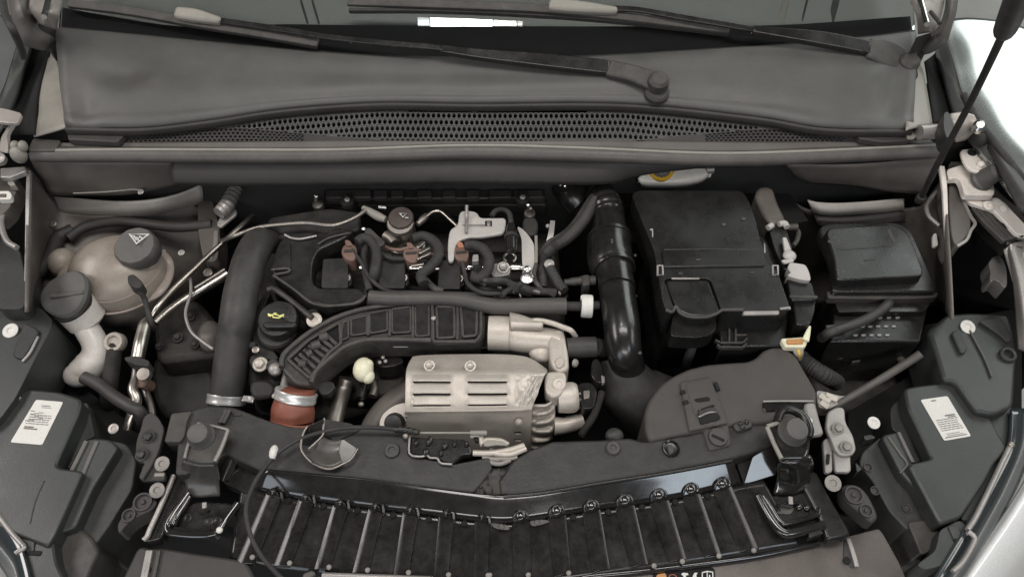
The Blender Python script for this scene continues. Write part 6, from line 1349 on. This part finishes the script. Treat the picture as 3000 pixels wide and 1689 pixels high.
# bumper top
bp_ = T('bumper_cover', 'dark grey bumper top panel with a small warning sticker', 'bumper', q('k', 1000, 1440, -.07))
bumpl = Q('p', -.05, [(-160, 1450), (-60, 1240), (-20, 1205), (60, 1225), (150, 1215), (420, 1262), (650, 1295), (800, 1320), (840, 1380), (880, 1470), (860, 1620), (-220, 1620)])
plate('bumper_step', bumpl, 'wall', bp_, d=.02, r=12, bevel=.004)
bumpr = Q('k', -.062, [(560, 1470), (600, 1445), (800, 1425), (1100, 1395), (1500, 1345), (1800, 1285), (1960, 1245)]) + Q('l', -.062, [(560, 1215), (735, 1170), (760, 1200), (850, 1360), (890, 1450), (890, 1560), (300, 1560)]) + Q('k', -.062, [(1200, 1600), (500, 1600)])
plate('bumper_step', bumpr, 'seal', bp_, d=.02, r=10, bevel=.004).data.materials[0] = mat('bumper_lit_grey', (.115, .10, .092), .32, .2, var=.1, rvar=.06)  # same bumper, painted paler here where the light falls
tube('bumper_seam', Q('k', -.058, [(540, 1500), (585, 1462), (640, 1445), (900, 1420), (1200, 1385), (1600, 1330), (1960, 1255)]), .0045, 'gloss', bp_)
for k, x in enumerate((15, 40, 105)): bar('bumper_rib', Q('p', -.046, [(x+18, 1235), (x-4, 1340), (x-28, 1460)]), .005, .006, 'bracket' if k < 2 else 'dusty', bp_)
lathe('bumper_hole', q('p', 32, 1395, -.0492), [(.0045, -.002), (.0048, .0006), (.0042, .0008), (.001, -.001)], 'void', bp_)
plate('bumper_slot', Q('l', -.0605, [(535, 1235), (570, 1225), (620, 1390), (575, 1400), (530, 1340)]), 'wall', bp_, d=.004, r=10)
bar('bumper_rib', Q('l', -.057, [(560, 1225), (590, 1310), (612, 1390)]), .006, .006, 'bracket', bp_)
lathe('bumper_hole', q('l', 552, 1355, -.0590), [(.0045, -.002), (.0048, .0006), (.0042, .0008), (.001, -.001)], 'void', bp_)
plate('bumper_corner', Q('p', -.046, [(1255, 1420), (1330, 1390), (1360, 1420), (1300, 1470), (1250, 1470)]), 'seal', bp_, d=.01, r=8, bevel=.002)
tube('bumper_edge', Q('j', -.05, [(480, 1440), (800, 1452), (1100, 1462)]), .004, 'bracket', bp_)
plate('bumper_lip', Q('j', -.058, [(380, 1440), (700, 1455), (1150, 1475), (1150, 1600), (380, 1600)]), 'dusty', bp_, d=.02, r=8)
stk = T('warning_sticker', 'black sticker with orange square and white safety icons', 'sticker', q('k', 1190, 1425, -.06))
plate('sticker_base', Q('k', -.0612, [(1005, 1428), (1330, 1388), (1362, 1400), (1366, 1500), (1000, 1500)]), 'ink', stk, d=.0012, r=10, bevel=0).data.materials[0] = MATS['void']
zs = -.0603
plate('sticker_square', Q('k', zs, [(1028, 1434), (1080, 1426), (1092, 1500), (1020, 1500)]), 'orange', stk, d=.0006, r=6, bevel=0)
flat_sym('sticker_ring', [seg_quad('k', 1120+22*math.cos(a), 1452+18*math.sin(a), 1120+22*math.cos(a+.53), 1452+18*math.sin(a+.53), 6, zs) for a in [i*.5236 for i in range(12)]], 'red', stk)
flat_sym('sticker_icons', [Q('k', zs, [(1168, 1432), (1180, 1424), (1205, 1426), (1212, 1436), (1195, 1440), (1200, 1500), (1180, 1500), (1182, 1444)]), Q('k', zs, [(1232, 1500), (1236, 1440), (1246, 1424), (1264, 1424), (1256, 1438), (1262, 1500)]),
    seg_quad('k', 1290, 1424, 1290, 1500, 6, zs), seg_quad('k', 1288, 1424, 1318, 1416, 6, zs), seg_quad('k', 1318, 1416, 1350, 1420, 6, zs), seg_quad('k', 1350, 1418, 1352, 1500, 6, zs), seg_quad('k', 1318, 1418, 1320, 1500, 5, zs), seg_quad('k', 1332, 1436, 1334, 1470, 6, zs)], 'symbol', stk)

# ================================================================== headlamps
def headlamp(lab, f, mir):
    t = T('headlamp', lab, 'headlamp', q(f, *mir['at'], -.05))
    for nm, z, pts, m, d_, bv in mir['plates']:
        plate(nm, Q(f, z, pts), m, t, d=d_, r=14, bevel=bv, seg=3)
    for nm, z, pts, wd, h_, m in mir['bars']:
        bar(nm, Q(f, z, pts), wd, h_, m, t)
    return t
h1 = headlamp('square shouldered headlamp housing below the grey washer cap', 'o', dict(at=(200, 800), plates=[
    ('upper_block', -.010, [(-60, 60), (60, 55), (150, 62), (215, 95), (268, 150), (250, 210), (175, 350), (80, 540), (0, 650), (-60, 700)], 'lampbox', .09, .006),
    ('upper_ridge', -.004, [(120, 160), (200, 200), (110, 350), (60, 330)], 'lampside', .012, .004),
    ('housing_top', -.022, [(-60, 700), (90, 530), (145, 496), (300, 512), (415, 552), (400, 620), (285, 880), (300, 896), (420, 912), (400, 960), (280, 1230), (240, 1300), (-60, 1180)], 'lampbox', .10, .006),
    ('housing_recess', -.05, [(400, 590), (440, 560), (480, 740), (420, 760), (350, 905), (280, 890)], 'lampside', .1, .006),
    ('ballast_step', -.035, [(425, 760), (470, 745), (560, 752), (600, 790), (470, 1000), (380, 1200), (290, 1230), (300, 1180), (420, 940), (355, 905)], 'lampbox', .10, .006),
    ('side_block', -.055, [(560, 755), (640, 775), (690, 860), (670, 1000), (560, 1180), (480, 1290), (380, 1200), (470, 1000)], 'lampside', .12, .006),
    ('foot_block', -.05, [(290, 1230), (400, 1195), (470, 1250), (500, 1310), (430, 1470), (300, 1500), (280, 1370)], 'dusty', .08, .008),
    ('lens_bracket', -.028, [(105, 1230), (180, 1255), (270, 1260), (285, 1370), (330, 1470), (230, 1520), (100, 1400), (60, 1330)], 'lampbox', .05, .005)],
    bars=[('step_edge', -.032, [(435, 758), (395, 840), (360, 910)], .006, .006, 'ledge'), ('step_edge', -.033, [(490, 760), (450, 850), (415, 935)], .006, .006, 'ledge'), ('upper_edge', -.018, [(100, 535), (50, 600), (0, 655)], .004, .004, 'bracket'),
          ('seam_line', -.021, [(225, 960), (180, 1060), (150, 1180)], .002, .002, 'lampside'), ('upper_edge', -.006, [(190, 230), (150, 310), (110, 358)], .004, .004, 'bracket'),
          ('bracket_slot', -.026, [(135, 1288), (175, 1280)], .02, .003, 'lampside'), ('bracket_slot', -.026, [(140, 1325), (205, 1328)], .006, .003, 'void')]))
bolt(q('o', 55, 205, -.008), .0205, 'label', h1, kind='cap', name='lamp_bolt')
lens1 = surf('lens_edge', [Q('o', -.025, [(-80, 1020), (0, 1120), (100, 1260), (150, 1400), (180, 1560)]), Q('o', -.03, [(-120, 1080), (-20, 1180), (70, 1310), (110, 1430), (140, 1580)]), Q('o', -.06, [(-180, 1180), (-60, 1290), (20, 1390), (70, 1480), (100, 1600)])], 'lampbox', h1, nu=6, nv=5, solid=.004)
lens1.data.materials[0] = mat('lens', (.035, .042, .045), .12, 0, coat=1, var=.1, rvar=.03)
tube('lens_bead', Q('o', -.022, [(-10, 1135), (50, 1215), (112, 1285)]), .0032, 'bracket', h1); tube('lens_clip', Q('o', -.022, [(115, 1285), (122, 1305), (95, 1318), (78, 1330)]), .0032, 'bracket', h1)
h2 = headlamp('square shouldered headlamp housing below the fuse box', 'l', dict(at=(1150, 700), plates=[
    ('upper_block', -.010, [(1020, 30), (1130, -60), (1260, -70), (1480, -60), (1535, 120), (1520, 330), (1510, 470), (1400, 520), (1300, 500), (1210, 375), (1180, 330), (1110, 320), (1060, 150)], 'lampbox', .09, .006),
    ('upper_ridge', -.004, [(1150, 40), (1200, 30), (1250, 150), (1210, 170)], 'lampside', .012, .004),
    ('housing_top', -.022, [(880, 365), (950, 350), (1180, 325), (1205, 370), (1290, 450), (1340, 470), (1480, 720), (1400, 800), (1350, 900), (1210, 1110), (1090, 1150), (1060, 1100), (900, 800), (1040, 770), (1020, 730), (900, 480)], 'lampbox', .10, .006),
    ('housing_recess', -.05, [(800, 480), (880, 400), (1040, 760), (930, 800), (870, 640), (810, 600)], 'lampside', .1, .006),
    ('ballast_step', -.035, [(750, 635), (850, 612), (930, 800), (1050, 800), (1080, 900), (1200, 1080), (1080, 1150), (960, 960), (860, 850)], 'lampbox', .10, .006),
    ('side_block', -.055, [(640, 730), (750, 640), (860, 850), (960, 960), (1060, 1130), (900, 1180), (800, 1080), (700, 900), (620, 800)], 'lampside', .12, .006),
    ('foot_block', -.05, [(900, 1130), (1050, 1120), (1085, 1180), (1070, 1280), (980, 1330), (950, 1250)], 'dusty', .08, .008),
    ('lens_bracket', -.028, [(1085, 1180), (1200, 1120), (1260, 1180), (1250, 1230), (1160, 1290), (1120, 1380), (1000, 1410), (950, 1380), (1060, 1300)], 'lampbox', .05, .005)],
    bars=[('step_edge', -.032, [(850, 615), (900, 720), (935, 790)], .005, .005, 'ledge'), ('step_edge', -.033, [(790, 640), (860, 740), (900, 800), (860, 850)], .003, .003, 'ledge'),
          ('bracket_slot', -.026, [(1150, 1195), (1205, 1190)], .018, .003, 'lampside'), ('bracket_slot', -.026, [(1170, 1240), (1240, 1225)], .006, .003, 'void'), ('upper_edge', -.006, [(1260, 30), (1340, 180), (1390, 300)], .003, .003, 'seal')]))
plate('lens_bezel', Q('l', -.034, [(1290, 440), (1350, 460), (1505, 470), (1495, 700), (1395, 900), (1262, 1130), (1200, 1122), (1350, 890), (1400, 740), (1380, 560)]), 'lampbox', h2, d=.05, r=14, bevel=.004)
bolt(q('l', 1245, 15, -.008), .0195, 'label', h2, kind='cap', name='lamp_bolt')
lathe('lamp_socket', q('l', 1475, 175, -.008), [(.0115, -.01), (.0122, .003), (.0105, .005), (.0075, .004), (.0065, -.004), (.002, -.006)], 'lampside', h2, (0, -.2, 1))
plate('upper_cover', Q('l', -.004, [(1310, -20), (1420, -40), (1500, 80), (1480, 105), (1430, 60)]), 'lampside', h2, d=.01, r=8)
for x, y in ((672, 820), (895, 1055), (712, 955)): lathe('lamp_screw', q('l', x, y, -.053), [(.0060, -.002), (.0063, .0015), (.0050, .0015), (.0038, -.001), (.001, -.001)], 'wall', h2)
bolt(q('l', 705, 565, -.02), .0155, 'label', h2, kind='cap', name='lamp_bolt')
for pts in ([(645, 640), (690, 630), (720, 650), (660, 665)], [(600, 790), (640, 830), (610, 850)]): plate('lamp_tab', Q('l', -.045, pts), 'lampbox', h2, d=.02, r=6)
lens2 = surf('lens_edge', [Q('l', -.025, [(1500, 480), (1480, 700), (1380, 900), (1250, 1130), (1130, 1330), (1040, 1480)]), Q('l', -.03, [(1560, 480), (1540, 700), (1450, 900), (1310, 1150), (1190, 1350), (1100, 1500)]), Q('l', -.06, [(1640, 480), (1620, 700), (1540, 920), (1400, 1180), (1270, 1390), (1180, 1520)])], 'lens', h2, nu=6, nv=5, solid=.004)
tube('lens_bead', Q('l', -.020, [(1495, 690), (1440, 800), (1360, 970), (1290, 1110), (1245, 1180)]), .0036, 'bracket', h2)
tube('lens_clip', Q('l', -.020, [(1248, 1190), (1280, 1215), (1282, 1250), (1220, 1360), (1160, 1420)]), .0034, 'bracket', h2)
bolt(q('l', 1495, 692, -.018), .008, 'dullsteel', h2, kind='dome', name='stud')
# lamp labels (illegible fine print, no code)
def lamp_label(lab, f, qd, rows_):
    t = tag(plate('lamp_label', Q(f, -.0212, qd), 'label', d=.0008, r=6, bevel=0), lab, 'label')
    a, b, c, d_ = [Vector((p[0], p[1])) for p in qd]
    quads = []
    for u0, u1, v, wv in rows_:
        def at(u, v_): return (a.lerp(b, u)).lerp(d_.lerp(c, u), v_)
        quads.append(Q(f, -.0206, [tuple(at(u0, v-wv)), tuple(at(u1, v-wv)), tuple(at(u1, v+wv)), tuple(at(u0, v+wv))]))
    o = flat_sym('fine_print', quads, 'ink', t, d=.0004); o['kind'] = 'stuff'
    return t
random.seed(3)
def prints(lo, hi):
    out_ = []
    v = lo
    while v < hi:
        u = .12
        while u < .85:
            l_ = random.uniform(.04, .14)
            out_.append((u, min(.9, u+l_), v, .007)); u += l_ + .03
        v += .050
    return out_
lamp_label('white slanted sticker on the lamp box below the grey washer cap', 'o', [(182, 553), (320, 564), (213, 781), (52, 768)], [(.30, .62, .12, .006), (.35, .68, .16, .004)] + [(.05+.62*((i*7) % 10)/14, .20+.62*((i*7) % 10)/14, .26+.022*i, .006) for i in range(11)] + prints(.34, .56) + [(.15, .45, .62, .013), (.15, .60, .66, .013)])
lamp_label('white slanted sticker on the lamp box below the fuse box', 'l', [(975, 432), (1130, 410), (1266, 640), (1112, 667)], [(.1, .9, .94, .009), (.2, .8, .90, .004), (.2, .7, .86, .004), (.35, .52, .06, .012)] + prints(.52, .80) + [(.52, .88, .44, .013), (.60, .88, .48, .010)])
# body corners past the lamps, their bright reflection painted as white
for lab, rows_ in (('bumper corner painted white for glare below the headlamp near the fuse box side', [Q('l', -.06, [(1660, 600), (1600, 830), (1480, 1040), (1330, 1260), (1210, 1440), (1100, 1600)]), Q('l', -.05, [(1720, 600), (1670, 850), (1540, 1080), (1390, 1300), (1270, 1470), (1180, 1620)]), Q('l', -.09, [(1840, 640), (1800, 900), (1680, 1150), (1520, 1380), (1400, 1540), (1300, 1680)]), Q('l', -.20, [(1900, 700), (1860, 960), (1760, 1230), (1620, 1470), (1500, 1640), (1400, 1760)])]),
                   ('bumper corner painted white for glare below the headlamp on the washer filler side', [Q('o', -.06, [(-200, 1180), (-80, 1300), (10, 1400), (60, 1490), (100, 1620)]), Q('o', -.05, [(-240, 1240), (-120, 1350), (-40, 1450), (20, 1550), (50, 1640)]), Q('o', -.10, [(-320, 1300), (-220, 1420), (-140, 1520), (-60, 1620), (-20, 1700)]), Q('o', -.2, [(-360, 1400), (-280, 1500), (-200, 1600), (-120, 1700), (-80, 1760)])])):
    tag(surf('bumper_corner', rows_, 'glare_white', None, nu=6, nv=6, solid=.003), lab, 'bumper corner')
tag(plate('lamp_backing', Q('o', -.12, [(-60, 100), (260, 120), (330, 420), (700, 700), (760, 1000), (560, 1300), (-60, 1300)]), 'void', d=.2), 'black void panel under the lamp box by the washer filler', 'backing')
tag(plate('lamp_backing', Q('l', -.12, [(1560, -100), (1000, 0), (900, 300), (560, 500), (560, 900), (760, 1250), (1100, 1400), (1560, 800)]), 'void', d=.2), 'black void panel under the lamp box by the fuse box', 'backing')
for o in bpy.data.objects:
    if 'abs' in o: del o['abs']
